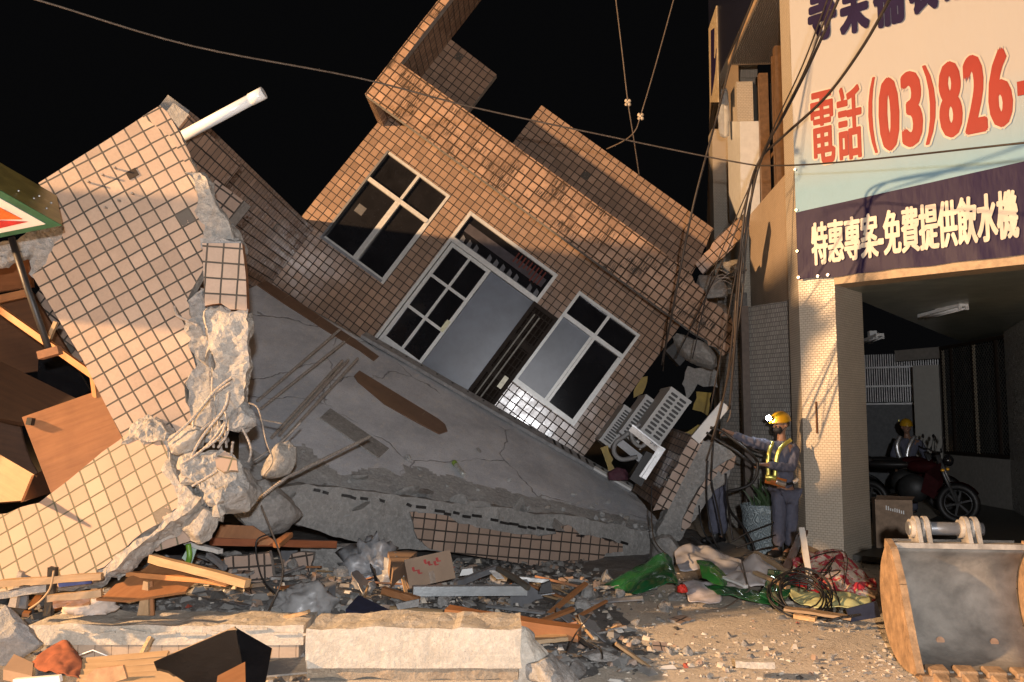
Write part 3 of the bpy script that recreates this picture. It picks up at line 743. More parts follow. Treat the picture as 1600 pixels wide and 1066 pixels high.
# ================================================================ corner building on the right
C0 = Vector((3.45, 10.3, 0)); DS = Vector((.066, .998, 0)).normalized(); DF = Vector((.743, -.669, 0)).normalized(); DI = Vector((.669, .743, 0)).normalized()
FSD = Fr(C0, -DS, Vector((0, 0, 1)))        # faces the alley (left); u grows towards the street
FFR = Fr(C0, DF, Vector((0, 0, 1)))         # faces the street
cb_ = thing('corner_building', 'cream mosaic tiled corner building with an open arcade at the right', 'building', C0)
def prism(name, pts, z0, z1, mat, parent, swap=False, caps=True):
    bm = nb(); L = bm.loops.layers.uv.verify(); n = len(pts)
    ar = sum(pts[i][0]*pts[(i+1) % n][1]-pts[(i+1) % n][0]*pts[i][1] for i in range(n))
    if ar < 0: pts = pts[::-1]
    lo = [bm.verts.new((p[0], p[1], z0)) for p in pts]; hi = [bm.verts.new((p[0], p[1], z1)) for p in pts]; s = 0
    for i in range(n):
        j = (i+1) % n; d = (Vector(pts[i][:2])-Vector(pts[j][:2])).length
        f = bm.faces.new([lo[i], lo[j], hi[j], hi[i]])
        for l, c in zip(f.loops, ((s, z0), (s+d, z0), (s+d, z1), (s, z1))): l[L].uv = (c[1], c[0]) if swap else c
        s += d
    if caps: bm.faces.new(hi); bm.faces.new(lo[::-1])
    return fin(name, bm, mat, parent)
def xy(v): return (v.x, v.y)
M['mosaic_peach'] = tile('peach_mosaic_tile', (.60, .47, .34), (.55, .43, .31), (.40, .31, .22), w=.03, h=.03, mortar=.002, rough=.4, dirt=.2, tilt=.03)
M['pier_mosaic'] = tile('cream_brick_mosaic', (.62, .55, .45), (.58, .51, .41), (.40, .335, .25), w=.052, h=.028, mortar=.003, offset=.5, rough=.32, dirt=.14, tilt=.05)
uE = FSD.uv(1236, 600)[0]
E0 = C0 - DS*(-uE) if uE > 0 else C0 + DS*(-uE)
jamb = .86
prism('corner_pier', [xy(C0), xy(C0+DF*.44), xy(C0+DF*.44+DI*jamb), xy(C0+DI*.8+DS*.55), xy(E0)], 0, 9, M['pier_mosaic'], cb_)
def side_pier(px0, px1, z0, z1, deep=.22):
    a = C0-DS*FSD.uv(px1, 500)[0]; b = C0-DS*FSD.uv(px0, 500)[0]; inn_ = Vector((.998, -.066, 0))
    return prism('pier', [xy(a), xy(b), xy(b+inn_*deep*2), xy(a+inn_*deep)], z0, z1, M['pier_mosaic'], cb_)
side_pier(1150, 1160, 0, 7.15, .26); side_pier(1113, 1119, 0, 7.2, .5)
INN = Vector((.998, -.066, 0))
def side_panel(name, pts, rec, thick, mats, parent=cb_, jg=None):
    fr = Fr(FSD.O+INN*rec, FSD.eu, FSD.ev); o = pxout(fr, pts)
    if jg: o = jag(o, *jg)
    return panel(name, fr, o, thick, mats, parent)
# spandrel over the alley entrance and the floor above
fr = Fr(FSD.O+INN*.10, FSD.eu, FSD.ev)
ua_, ub_ = fr.uv(1176, 400)[0], fr.uv(1240, 400)[0]+.05
panel('spandrel', fr, prect(fr, ua_-.2, 3.2, ub_, 4.86), .5, [M['mosaic_peach'], M['mosaic_peach']], cb_)
bm = nb(); boxuv(bm, fr, ua_, ub_-.02, 4.86, 7.1, -.36, -.34); wn = fin('window', bm, M['glass_dark'], cb_)
bm = nb()
brown = plain('brown_window_metal', (.20, .115, .06), .45, .2)
for k, ww in ((0, .10), (.30, .05), (.44, .12), (.56, .05), (.80, .07), (1, .06)):
    u = ua_+(ub_-.1-ua_)*k; boxuv(bm, fr, u-ww/2, u+ww/2, 4.87, 7.1, -.30, -.16 if ww > .06 else -.2)
boxuv(bm, fr, ua_, ub_-.1, 4.865, 4.94, -.32, -.14); boxuv(bm, fr, ua_, ub_-.1, 5.72, 5.78, -.33, -.31)
fin('window_frame', bm, brown, wn)
bm = nb(); boxuv(bm, FSD, FSD.shift(.28).uv(1138, 130)[0], FSD.uv(1246, 400)[0], 7.1, 7.18, -.4, .28)
aw = fin('awning', bm, plain('tan_edge', (.45, .32, .20), .5), cb_)
bm = nb()
for i in range(22): 
    w_ = -.38+i*.03; boxuv(bm, FSD, FSD.shift(.28).uv(1140, 130)[0], FSD.uv(1246, 400)[0], 7.075, 7.098, w_, w_+.016)
fin('soffit_slats', bm, plain('soffit_slat', (.16, .14, .12), .5), aw)
side_panel('rear_wall', [(1136,190),(1156,190),(1158,345),(1140,345)], -.02, .3, [M['white'], M['white']])
side_panel('rear_wall', [(1100,560),(1150,560),(1158,20),(1112,20)], .3, .3, [M['mosaic_peach'], M['mosaic_peach']])
# grey glazed wall beside the alley, worker in front of it
def facing_wall(name, px0, px1, Y0, Y1, z0, z1, mat):
    a, b = P(px0, 600, Y0), P(px1, 600, Y1); f = Fr(Vector((a.x, a.y, 0)), Vector((b.x-a.x, b.y-a.y, 0)), Vector((0, 0, 1)))
    return panel(name, f, prect(f, 0, z0, (Vector((b.x-a.x, b.y-a.y))).length, z1), .12, [mat, M['conc']], cb_)
facing_wall('alley_wall', 1167, 1240, 11.9, 11.2, 0, 3.19, M['mosaic_dark'])
facing_wall('alley_wall', 1124, 1163, 13.6, 13.2, 0, 3.6, M['mosaic_dark'])
m = nb(); a = P(1165, 600, 11.8); bar(m, (a.x, a.y, 0), (a.x, a.y, 3.19), .10, .10, Vector((0, 1, 0))); fin('corner_trim', m, plain('brown_trim', (.10, .075, .06), .5), cb_)
m = nb(); a = P(1238, 600, 11.1); bar(m, (a.x+.05, a.y, 0), (a.x+.05, a.y, 3.19), .12, .10, Vector((0, 1, 0))); fin('downpipe', m, M['black'], cb_)
# arcade
bm = nb(); boxuv(bm, FFR, .45, 6.5, 3.2, 3.34, -.30, .04); fin('lintel', bm, plain('tan_fascia', (.42, .29, .17), .5), cb_)
bm = nb(); boxuv(bm, FFR, .44, 6.5, 3.345, 9, -.45, -.02); fin('front_wall', bm, M['mosaic_peach'], cb_)
cz = 3.2
def poly_z(name, pts, z, mat, flip=False):
    bm = nb(); L = bm.loops.layers.uv.verify(); f = bm.faces.new([bm.verts.new((p[0], p[1], z)) for p in pts])
    for l in f.loops: l[L].uv = l.vert.co.xy
    if flip: f.normal_flip()
    r = bmesh.ops.extrude_face_region(bm, geom=[f]); 
    for v in [g for g in r['geom'] if isinstance(g, bmesh.types.BMVert)]: v.co.z += .06 if flip else -.06
    bmesh.ops.recalc_face_normals(bm, faces=bm.faces)
    return fin(name, bm, mat, cb_)
q = [C0+DF*.46-DI*-.3, C0+DF*6.5+DI*.3, C0+DF*6.5+DI*14, C0+DI*14-DF*1.0, C0+DI*1.3+DF*.2]
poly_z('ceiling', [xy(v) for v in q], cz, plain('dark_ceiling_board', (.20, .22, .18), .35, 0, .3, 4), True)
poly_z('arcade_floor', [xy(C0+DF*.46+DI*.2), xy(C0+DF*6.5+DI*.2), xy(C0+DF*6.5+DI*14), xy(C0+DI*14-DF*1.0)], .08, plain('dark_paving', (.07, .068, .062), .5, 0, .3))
def iwall(name, px0, Y0, px1, Y1, z0, z1, mat, side=None):
    a, b = P(px0, 600, Y0), P(px1, 600, Y1); f = Fr(Vector((a.x, a.y, 0)), Vector((b.x-a.x, b.y-a.y, 0)), Vector((0, 0, 1)))
    ln = (Vector((b.x-a.x, b.y-a.y))).length
    return f, ln, panel(name, f, prect(f, 0, z0, ln, z1), .12, [mat, mat], cb_)
fB, lnB, _ = iwall('inner_wall', 1572, 15.2, 1680, 10.3, .08, 3.19, M['mosaic_inner'])
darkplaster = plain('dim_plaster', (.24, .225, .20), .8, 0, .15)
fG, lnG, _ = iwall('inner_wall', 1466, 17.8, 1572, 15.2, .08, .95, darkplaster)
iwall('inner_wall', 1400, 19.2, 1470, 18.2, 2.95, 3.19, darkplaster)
m = nb(); boxuv(m, fG, 0, lnG, .955, 3.15, -.30, -.27); gl = fin('window', m, M['glass_dark'], cb_)
m = nb()
for u in (0.03, .42, lnG*.5, lnG-.45, lnG-.04): boxuv(m, fG, u-.03, u+.03, .96, 3.15, -.12, -.06)
for z in (.99, 3.12): boxuv(m, fG, 0, lnG, z-.03, z+.03, -.125, -.055)
fin('window_frame', m, M['gate'], gl)
m = nb()
for i in range(46):                              # diamond lattice of the folding shutters
    for s_ in (1, -1):
        u = -2.2+i*.095+(0 if s_ > 0 else 2.2)
        pts = []
        a0, a1 = max(0.02, u if s_ > 0 else u-2.2), min(lnG-.02, u+2.2 if s_ > 0 else u)
        if a1 <= a0: continue
        z_at = lambda x: (.98+(x-u)/2.2*2.1 if s_ > 0 else .98+(u-x)/2.2*2.1)
        bar(m, fG.pt(a0, z_at(a0), -.10), fG.pt(a1, z_at(a1), -.10), .008, .008)
tag(fin('lattice', m, plain('lattice_metal', (.10, .10, .09), .5, .4), gl))
m = nb()
for u in (.16, lnG*.5+.12):
    for k in range(30):
        z = 1.02+k*.068; s_ = .05
        for (x0, z0, x1, z1) in ((u-s_, z, u, z+.034), (u+s_, z, u, z+.034), (u-s_, z+.068, u, z+.034), (u+s_, z+.068, u, z+.034)):
            bar(m, fG.pt(x0, z0, -.05), fG.pt(x1, z1, -.05), .02, .01, fG.n)
fin('brass_lattice', m, plain('pale_lattice', (.52, .45, .34), .4, .3), gl)
# louvres and sheeting at the back of the arcade
fL2, lnL, _ = iwall('rear_sheeting', 1345, 20, 1470, 19.2, .08, 2.0, plain('grey_sheet', (.10, .105, .11), .6))
m = nb()
for i in range(34):
    u = lnL*i/34; boxuv(m, fL2, u, u+.022, 2.06, 3.15, -.02, .02)
for z in (2.02, 2.42, 2.85): boxuv(m, fL2, 0, lnL, z-.02, z+.02, .025, .05)
fin('louvre_screen', m, plain('pale_louvre', (.42, .42, .42), .4, .2), cb_)
fP, lnP, _ = iwall('service_pillar', 1427, 17.6, 1468, 17.3, .08, 2.75, plain('grey_panel', (.30, .29, .26), .6, 0, .06))
# strip lights under the ceiling (unlit)
def strip_light(a, b, label):
    t = thing('strip_light', label, 'ceiling light', (a+b)/2, 'unlit strip lights under the arcade ceiling')
    d = (b-a).normalized(); m = nb(); bar(m, a, b, .13, .045); fin('fitting', m, M['white'], t)
    s_ = d.cross(Vector((0, 0, 1)))
    for k in (-1, 1):
        m = nb(); tube(m, [a+s_*.05*k+Vector((0, 0, -.045)), b+s_*.05*k+Vector((0, 0, -.045))], .014, 10); fin('tube_lamp', m, M['pvc'], t)
        m = nb(); bar(m, a+s_*.05*k+Vector((0,0,-.045)), a+s_*.05*k+Vector((0,0,-.045))+d*.03, .04, .05); fin('lamp_holder', m, M['white'], t)
    m = nb(); bar(m, (a+b)/2+Vector((0, 0, .02)), (a+b)/2+Vector((0, 0, .12)), .12, .12, d); fin('base', m, M['white'], t)
strip_light(P(1506, 476, 11.6)*1, P(1440, 494, 12.6), 'nearer unlit twin tube strip light under the arcade ceiling')
strip_light(P(1375, 523, 14.6), P(1352, 533, 15.4), 'farther unlit strip light half hidden behind the corner pillar')
# rusty stain bar on the pillar front
m = nb(); boxuv(m, FFR, .165, .185, 1.47, 1.84, .002, .016); tag(fin('rusty_hook', m, plain('rust', (.10, .04, .015), .8)), 'rusty iron bar fixed to the front of the corner pillar', 'hook')

# ---------------------------------------------------------------- banner
FBN = FFR.shift(.075)
zb = FBN.uv(1257, 437)[1]
def banner_mat():
    m, nt, b = newmat('printed_banner'); uv = uvco(nt)
    sp = N(nt, 'ShaderNodeSeparateXYZ'); S(nt, sp, 0, uv)
    z = sp.outputs[1]
    col = mixc(nt, ramp(nt, z, 4.35, 5.25), (.245, .42, .53), (.445, .43, .41))
    edge = mth(nt, 'ADD', mth(nt, 'MULTIPLY', sp.outputs[0], .055), 4.115)
    navy = mth(nt, 'GREATER_THAN', edge, z)
    col = mixc(nt, navy, col, (.022, .015, .052))
    S(nt, b, 'Base Color', col); S(nt, b, 'Roughness', .42); S(nt, b, 'Specular IOR Level', .12)
    v = objco(nt)
    h = mth(nt, 'ADD', noisen(nt, scl(nt, uv, (3.5, 1.2, 1)), 1, 3), mth(nt, 'MULTIPLY', noisen(nt, scl(nt, uv, (10, 2.0, 1)), 1, 3), .35))
    bump(nt, b, h, .22, .04)
    return m
def text_mesh(body, bold):
    cu = bpy.data.curves.new('lettering', 'FONT'); cu.body = body; cu.offset = bold; cu.resolution_u = 3; cu.fill_mode = 'FRONT'
    o = bpy.data.objects.new('lettering', cu); COL.objects.link(o)
    bpy.context.view_layer.update()
    me = bpy.data.meshes.new_from_object(o.evaluated_get(bpy.context.evaluated_depsgraph_get()))
    bpy.data.objects.remove(o); bpy.data.curves.remove(cu)
    return me
def text_fit(name, body, fr, u0, u1, v0, v1, w, mat, parent, bold=0., grow=0., bb=None, skew=0):
    """lettering set into a rectangle of the frame; heavier strokes are printed as several passes a hair apart"""
    me = text_mesh(body, 0); bm = bmesh.new(); bm.from_mesh(me); bpy.data.meshes.remove(me)
    xs = [v.co.x for v in bm.verts]; ys = [v.co.y for v in bm.verts]; b = (min(xs), max(xs), min(ys), max(ys))
    e = bold; u0 += e; u1 -= e; v0 += e; v1 -= e
    for v in bm.verts:
        fu = (v.co.x-b[0])/(b[1]-b[0]); fv = (v.co.y-b[2])/(b[3]-b[2])
        v.co = Vector((u0+(u1-u0)*fu, v0+(v1-v0)*fv+skew*fu, 0))
    refine(bm, .07, 4); bmesh.ops.triangulate(bm, faces=list(bm.faces))
    base = [v.co.copy() for v in bm.verts]; bm.verts.index_update(); tris = [[v.index for v in f.verts] for f in bm.faces]; bm.free()
    R_ = bold+grow; offs = [(0, 0)]
    if R_ > 0: offs += [(R_*math.cos(k*math.pi/5), R_*math.sin(k*math.pi/5)) for k in range(10)]
    if R_ > .022: offs += [(R_*.5*math.cos(k*math.pi/3), R_*.5*math.sin(k*math.pi/3)) for k in range(6)]
    vs = []; fs = []
    for k, (dx, dy) in enumerate(offs):
        o_ = len(vs)
        for c in base:
            x, y = c.x+dx, c.y+dy; vs.append(fr.pt(x, y, w+k*.0002+(wave(x, y) if fr is FBN else 0)))
        fs += [[i+o_ for i in t] for t in tris]
    me = bpy.data.meshes.new(name); me.from_pydata(vs, [], fs); me.update()
    if len(me.polygons) and me.polygons[0].normal.dot(fr.n) < 0: me.flip_normals()
    return link(name, me, mat, parent), b
def wave(u, v):
    wv = .008*noise.noise(Vector((u*2.2, v*.7, 5)))
    low = max(0, 1-(v-zb)/.75)
    wv += low*(.007*noise.noise(Vector((u*5, v*2.5+u*3, 2)))+.004*noise.noise(Vector((u*15, v*5, 8))))
    return wv+.022*max(0, 1-(u-.03)/.4)*low*max(0, 1-(v-zb)/.35)*noise.noise(Vector((u*14-v*10, 1, 1)))
bn = thing('banner', 'big cream blue and navy shop banner with red phone number across the corner building', 'banner', FBN.pt(0, 3.3))
bm = nb(); L = bm.loops.layers.uv.verify(); gx, gy = 140, 90; g = []
for i in range(gx+1):
    row = []
    for j in range(gy+1):
        u = .03+5.6*i/gx; v = zb+(7.6-zb)*j/gy
        wv = wave(u, v)
        vb_ = v + (0.02*noise.noise(Vector((u*3, 0, 0))) if j == 0 else 0)
        row.append((bm.verts.new(FBN.pt(u, vb_, wv)), (u, v)))
    g.append(row)
for i in range(gx):
    for j in range(gy):
        c = [g[i][j], g[i+1][j], g[i+1][j+1], g[i][j+1]]
        f = bm.faces.new([a[0] for a in c]); f.smooth = True
        for l, a in zip(f.loops, c): l[L].uv = a[1]
fin('banner_sheet', bm, banner_mat(), bn)
red = plain('red_print', (.30, .015, .007), .55, 0, .06, 5, 0); navy = plain('navy_print', (.02, .014, .05), .6, 0, .1, 5, 0, spec=.1)
pale = plain('cream_print', (.53, .49, .42), .4, 0, .05, 5, 0)
def rr4(tl, br, tl2=None): 
    a = FBN.uv(*tl); b = FBN.uv(*br); return a[0], b[0], b[1], a[1]
def letters(name, body, rect, mat, bold, outline=0, w=.018, skew=0):
    a, b, c, d = rect; o, bb = text_fit(name, body, FBN, a, b, c, d, w, mat, bn, bold, skew=skew)
    if outline: text_fit(name+'_outline', body, FBN, a, b, c, d, w-.006, pale, bn, bold, outline, bb, skew)
def glyph(name, ch, x0, x1, yt, yb, mat, bold, outline=0):
    xm = (x0+x1)/2; a = FBN.uv(x0, yb)[0]; b = FBN.uv(x1, yb)[0]
    letters(name, ch, (a, b, FBN.uv(xm, yb)[1], FBN.uv(xm, yt)[1]), mat, bold, outline)
for ch, x0, x1, yt, yb in (('電', 1270, 1307, 142, 257), ('話', 1311, 1350, 133, 250)): glyph('red_character', ch, x0, x1, yt, yb, red, .012, .022)
for ch, x0, x1, yt, yb, bo_ in (('(', 1360, 1373, 121, 241, .008), ('0', 1376, 1409, 120, 237, .030), ('3', 1411, 1445, 110, 230, .030), (')', 1447, 1466, 100, 226, .008), ('8', 1470, 1507, 95, 216, .028), ('2', 1509, 1545, 84, 209, .030), ('6', 1547, 1586, 74, 200, .028)):
    glyph('red_digit', ch, x0, x1, yt, yb, red, bo_, .022)
a = FBN.uv(1590, 140); m = nb(); boxuv(m, FBN, a[0], a[0]+.22, a[1]-.075, a[1]+.075, .014, .018); fin('red_dash', m, red, bn)
a = FBN.uv(1268, 353); b = FBN.uv(1268, 414); c = FBN.uv(1592, 330)
letters('white_characters', '特惠專案-免費提供飲水機', (a[0], c[0], b[1]-.02, a[1]+.03), plain('white_print', (.58, .54, .47), .4, 0, .05, 5, 0), .011, skew=.03)
for ch, x0, x1, yb in (('專', 1264, 1309, 64), ('業', 1313, 1360, 53), ('補', 1366, 1417, 42), ('裝', 1421, 1468, 22), ('飲', 1474, 1520, 2)): glyph('navy_character', ch, x0, x1, yb-128, yb, navy, .022)
m = nb()
for z, u in ((zb+.03, .045), (zb+.35, .04), (zb+.85, .045), (zb+1.35, .045), (zb+.02, .28), (zb+.02, .40)):
    q = FBN.pt(u, z, .006); tube(m, [q+FBN.n*.0, q+FBN.n*.02], .016, 10)
fin('eyelet', m, M['steel'], bn); EYE=1

# signboard over the alley
FSG = FSD.shift(.30)
sg = thing('shop_sign', 'navy signboard with pale gold emblem high on the side of the corner building', 'shop sign', FSG.px(1120, 150))
u0, u1 = FSG.uv(1108, 60)[0], FSG.uv(1215, 60)[0]+1.5
panel('sign_board', FSG, prect(FSG, u0, 7.2, u1, 10.2), .12, [plain('navy_board', (.012, .014, .03), .35), M['alu_dark']], sg)
gold = plain('pale_gold', (.50, .40, .26), .5)
o = [(1107,45),(1119,9),(1122,160),(1109,160)]
FSG2 = FSG.shift(.02)
em = panel('emblem', FSG2, pxout(FSG2, o), .018, [gold, gold], sg)
FSG3 = FSG.shift(.03)
panel('emblem_cutout', FSG3, pxout(FSG3, [(1110.5,48),(1115.5,44),(1115,90),(1117,93),(1119,76),(1117,110),(1113,140),(1111,150)]), .008, [navy, navy], sg)
a = FSG.uv(1126, 90)[0]; b = FSG.uv(1157, 90)[0]
text_fit('gold_characters', '永服房屋', FSG, a, b+.9, 8.35, 9.0, .012, gold, sg, .012)
# torn white tarpaulin strip hanging from the awning
m = nb(); g = []
for j in range(15):
    t = j/14; y = 140+75*t; ww = 4+6*math.sin(t*2.6)+1.5*noise.noise(Vector((t*6, 0, 0)))
    cx = 1131+1.5*t+2*noise.noise(Vector((t*3, 5, 0)))
    g.append([m.verts.new(P(cx-ww, y-2, 14.0)+Vector((0, .03*noise.noise(Vector((t*5, 9, 1))), 0))), m.verts.new(P(cx, y+1, 13.92)), m.verts.new(P(cx+ww*.9, y-3, 14.02))])
for a, b in zip(g, g[1:]):
    for i in range(2): m.faces.new([a[i], b[i], b[i+1], a[i+1]]).smooth = True
r_ = bmesh.ops.solidify(m, geom=list(m.faces), thickness=.012)
tag(fin('torn_tarpaulin', m, M['white']), 'torn white strip hanging below the signboard of the corner building', 'tarpaulin')

# ================================================================ unseen house added further left, sized to cast the central shadow
nh = thing('shading_house', 'plain grey house added unseen beyond the left edge to shade the street', 'house', (-8, 8, 0))
prism('wall', [(-12.5, 5.34), (-5.5, 5.34), (-5.66, 8.85), (-12.5, 8.85)], 0, 4.77, M['conc'], nh)
prism('roof', [(-12.7, 5.28), (-5.46, 5.28), (-5.63, 8.92), (-12.7, 8.92)], 4.775, 4.90, M['plaster'], nh)
bm = nb(); bar(bm, (-7, 5.32, 0), (-7, 5.32, 2.1), .9, .05, Vector((0, 1, 0))); dd = fin('door', bm, M['wood'], nh)
bm = nb(); ball(bm, (-6.65, 5.28, 1), .03); fin('handle', bm, M['steel'], dd)
bm = nb(); bar(bm, (-9.5, 5.32, 1), (-9.5, 5.32, 2.2), 1.4, .05, Vector((0, 1, 0))); fin('window', bm, M['alu'], nh)
# ================================================================ left edge: hanging sign, pole, wooden furniture
def plate(name, pts3, thick, mats, parent=None, dirv=None, rough=0, jg=None, uvdir=None):
    """flat board through 3-D points (first three fix the plane)"""
    fr = tri_frame(Vector(pts3[0]), Vector(pts3[1]), Vector(pts3[2]))
    if fr.n.dot(CAM-fr.O) < 0: fr = Fr(fr.O, fr.eu, -fr.ev)
    o = [((Vector(p)-fr.O).dot(fr.eu), (Vector(p)-fr.O).dot(fr.ev)) for p in pts3]
    ar = sum(o[i][0]*o[(i+1) % len(o)][1]-o[(i+1) % len(o)][0]*o[i][1] for i in range(len(o)))
    if ar < 0: o = o[::-1]
    if jg: o = jag(o, *jg)
    return panel(name, fr, o, thick, mats if isinstance(mats, list) else [mats, mats], parent, rough=rough)
def pplate(name, pts, Ys, thick, mats, parent=None, **k):
    """board outlined as seen from the street, each corner with its own distance (plane from the first three)"""
    if not isinstance(Ys, (list, tuple)): Ys = [Ys]*len(pts)
    a, b, c = [P(*pts[i], Ys[i]) for i in range(3)]
    fr = tri_frame(a, b, c); q = [a, b, c]
    for p in pts[3:]: u, v = fr.uv(*p); q.append(fr.pt(u, v))
    return plate(name, q, thick, mats, parent, **k)
K = P(97, 352, 5.3); va_ = (P(0, 297, 5.1)-K)*1.0; vb_ = (P(0, 371, 5.38)-K)
vd = (P(86, 292, 6.0)-K)*.75
sgn = thing('hanging_sign', 'tilted box sign with olive side and red triangle on white face at the left edge', 'sign', K)
LA = va_*3.2; LB = vb_*3.0
f0 = Fr(K, -LA, LB) if (-LA).cross(LB).dot(CAM-K) > 0 else Fr(K, LA, LB)
def par(a, b, o): return K+LA*a+LB*b+vd*o
olive = plain('olive_painted_tin', (.20, .155, .045), .35, .0, .35, 7, .2); green = plain('green_sign_rim', (.02, .085, .04), .3, 0, .3, 8, .1)
bm = nb()
for q in ((par(0,0,0), par(1,0,0), par(1,0,1), par(0,0,1)), (par(0,0,0), par(0,0,1), par(0,1,1), par(0,1,0)), (par(0,0,1), par(1,0,1), par(1,1,1), par(0,1,1)), (par(1,0,0), par(1,1,0), par(1,1,1), par(1,0,1)), (par(0,1,0), par(0,1,1), par(1,1,1), par(1,1,0))): quad(bm, q)
bmesh.ops.remove_doubles(bm, verts=bm.verts, dist=1e-4); bmesh.ops.recalc_face_normals(bm, faces=bm.faces)
fin('sign_box', bm, olive, sgn)
nf = va_.cross(vb_).normalized(); nf = nf if nf.dot(CAM-K) > 0 else -nf
def fq(name, pts, off, mat):
    bm = nb(); t = [bm.verts.new(p+nf*off) for p in pts]; f = bm.faces.new(t); f.normal_update()
    if f.normal.dot(nf) < 0: f.normal_flip()
    bmesh.ops.solidify(bm, geom=[f], thickness=.004)
    return fin(name, bm, mat, sgn)
fq('sign_rim', [par(0,0,0), par(1,0,0), par(1,1,0), par(0,1,0)], .004, green)
fq('sign_face', [par(.035,.05,0), par(.97,.05,0), par(.97,.97,0), par(.035,.97,0)], .010, plain('sign_white', (.62, .55, .46), .35, 0, .05))
frs = tri_frame(par(.1,.1,0)+nf*.016, par(.5,.1,0)+nf*.016, par(.1,.5,0)+nf*.016)
for nm, pts, mt in (('red_triangle', [(-60,310),(0,325),(35,343),(0,343.5),(-60,344)], plain('sign_orange', (.55,.10,.015), .35)), ('red_triangle', [(-60,346),(0,345),(43,347),(0,357),(-60,366)], plain('sign_red', (.42,.02,.02), .35))):
    q = [frs.px(*p) for p in pts]; fq(nm, q, .0, mt)
m = nb()
for s_ in ((.28,.25,.5), (.06,.5,.55), (.14,.5,.2), (.18,.3,.75), (.1,.2,.3)): 
    q = K+LA*s_[0]*.8+vd*s_[1]; ball(m, q+Vector((.008, -.006, .01)), .008, seg=8)
fin('sign_bolt', m, M['steel'], sgn)
m = nb(); tube(m, [P(18, 372, 5.5), P(42, 448, 5.5), P(76, 545, 5.5)], .022, 10); pl = fin('sign_pole', m, M['black'])
tag(pl, 'thin black metal pole hanging down below the box sign', 'pole')
m = nb(); bar(m, P(62, 556, 5.5), P(94, 547, 5.5), .06, .05); fin('clamp', m, plain('rusty_clamp', (.16, .07, .03), .75), pl)
WB = wood('box_wood', (.22, .125, .055), (.28, .165, .075), .6)
WC = wood('red_brown_veneer', (.13, .048, .018), (.19, .075, .03), .4)
W = M['wood']; WD = M['wood_dark']; WP = M['wood_pale']
def board(name, label, pts, Ys, thick, mat, cat_='board', group=None, jg=None):
    return tag(pplate(name, pts, Ys, thick, mat, jg=jg), label, cat_, group)
board('cabinet_panel', 'reddish brown cabinet panel under the torn concrete at the left edge', [(-90,405),(44,399),(50,448),(-90,470)], 7.0, .04, WC, 'panel')
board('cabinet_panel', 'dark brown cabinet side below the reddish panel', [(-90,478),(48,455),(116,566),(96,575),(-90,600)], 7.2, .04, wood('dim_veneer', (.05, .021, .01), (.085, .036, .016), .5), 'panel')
board('cabinet_panel', 'narrow brown strip between the cabinet panels', [(-90,480),(40,452),(50,462),(-90,492)], 6.95, .03, W, 'panel')
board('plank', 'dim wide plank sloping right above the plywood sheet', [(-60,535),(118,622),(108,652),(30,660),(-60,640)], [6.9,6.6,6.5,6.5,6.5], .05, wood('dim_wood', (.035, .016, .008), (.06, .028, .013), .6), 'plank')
board('lacquered_board', 'black lacquered panel leaning behind the orange batten', [(60,560),(108,556),(140,610),(110,640),(58,610)], 7.1, .03, M['black_gloss'], 'panel')
m = nb(); bar(m, P(-30, 462, 6.4), P(148, 588, 6.3), .05, .045); tag(fin('batten', m, wood('orange_batten', (.42,.17,.055), (.5,.22,.08))), 'orange lit batten running down behind the black pole', 'batten')
m = nb(); bar(m, P(142, 560, 6.35), P(150, 622, 6.35), .05, .03); tag(fin('batten', m, wood('orange_batten_b', (.42,.17,.055), (.5,.22,.08))), 'short upright orange batten beside the broken wall foot', 'batten')
m = nb(); bar(m, P(88, 503, 6.5), P(74, 535, 6.5), .03, .03); tag(fin('batten', m, WP), 'short pale batten by the clamp of the black pole', 'batten')
ply = board('plywood_sheet', 'smooth brown plywood sheet standing between wall and fallen slab', [(34,652),(154,610),(206,690),(150,745),(80,772)], [6.15,6.35,6.3,6.1,6.0], .018, [W, WP], 'plywood')
m = nb(); q = P(44, 658, 6.13); bar(m, q, q+Vector((.035, 0, -.006)), .05, .05); fin('corner_hinge', m, M['black'], ply)
bx = thing('wooden_box', 'broken pale wooden box lying at the left edge above the fallen slab', 'box', P(20, 780, 6.0))
fr = tag(pplate('lid', [(-70,670),(54,742),(38,782),(-70,790)], [6.5,6.25,6.2,6.3], .03, [WB, W], bx)); pplate('side', [(54,741),(68,735),(80,770),(37,783)], [6.26,6.6,6.5,6.2], .02, WD, bx)
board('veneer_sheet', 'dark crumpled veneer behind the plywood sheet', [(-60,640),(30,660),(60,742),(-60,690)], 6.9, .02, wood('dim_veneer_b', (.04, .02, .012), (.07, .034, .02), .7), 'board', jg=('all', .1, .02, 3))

# ================================================================ foreground: fallen beams
def beam_box(name, label, x0, x1, Y, deep, z0, z1, mats, seed, tile_z=None, cat_='beam'):
    fr = Fr(Vector((x0, Y, 0)), Vector((1, 0, 0)), Vector((0, 0, 1)))
    t = thing(name, label, cat_, (x0, Y, 0)); ln = x1-x0
    o = jag([(0, z0), (ln, z0), (ln+.0, z1), (0, z1)], (1, 2, 3), .08, .010, seed)
    panel('beam_body', fr, o, deep, [mats[0], mats[0]], t, rough=.010, front_rough=.0035, rsub=.06, seed=seed)
    return t, fr, ln
xa, xb = P(44, 990, 5.55).x, P(474, 990, 5.55).x
t, fr, ln = beam_box('fallen_beam', 'long fallen beam with one row of pale tiles at the bottom left', xa, xb, 5.55, .42, .215, .335, [M['plaster']], 61)
panel('tile_row', fr, prect(fr, .18, .135, ln-.03, .212), .30, [tile('pale_beam_tile', (.40,.31,.23), (.36,.28,.21), (.20,.15,.11), w=.105, h=.30, mortar=.003, rough=.6, dirt=.25), M['conc']], t, w=-.012, uvs=(0, .08))
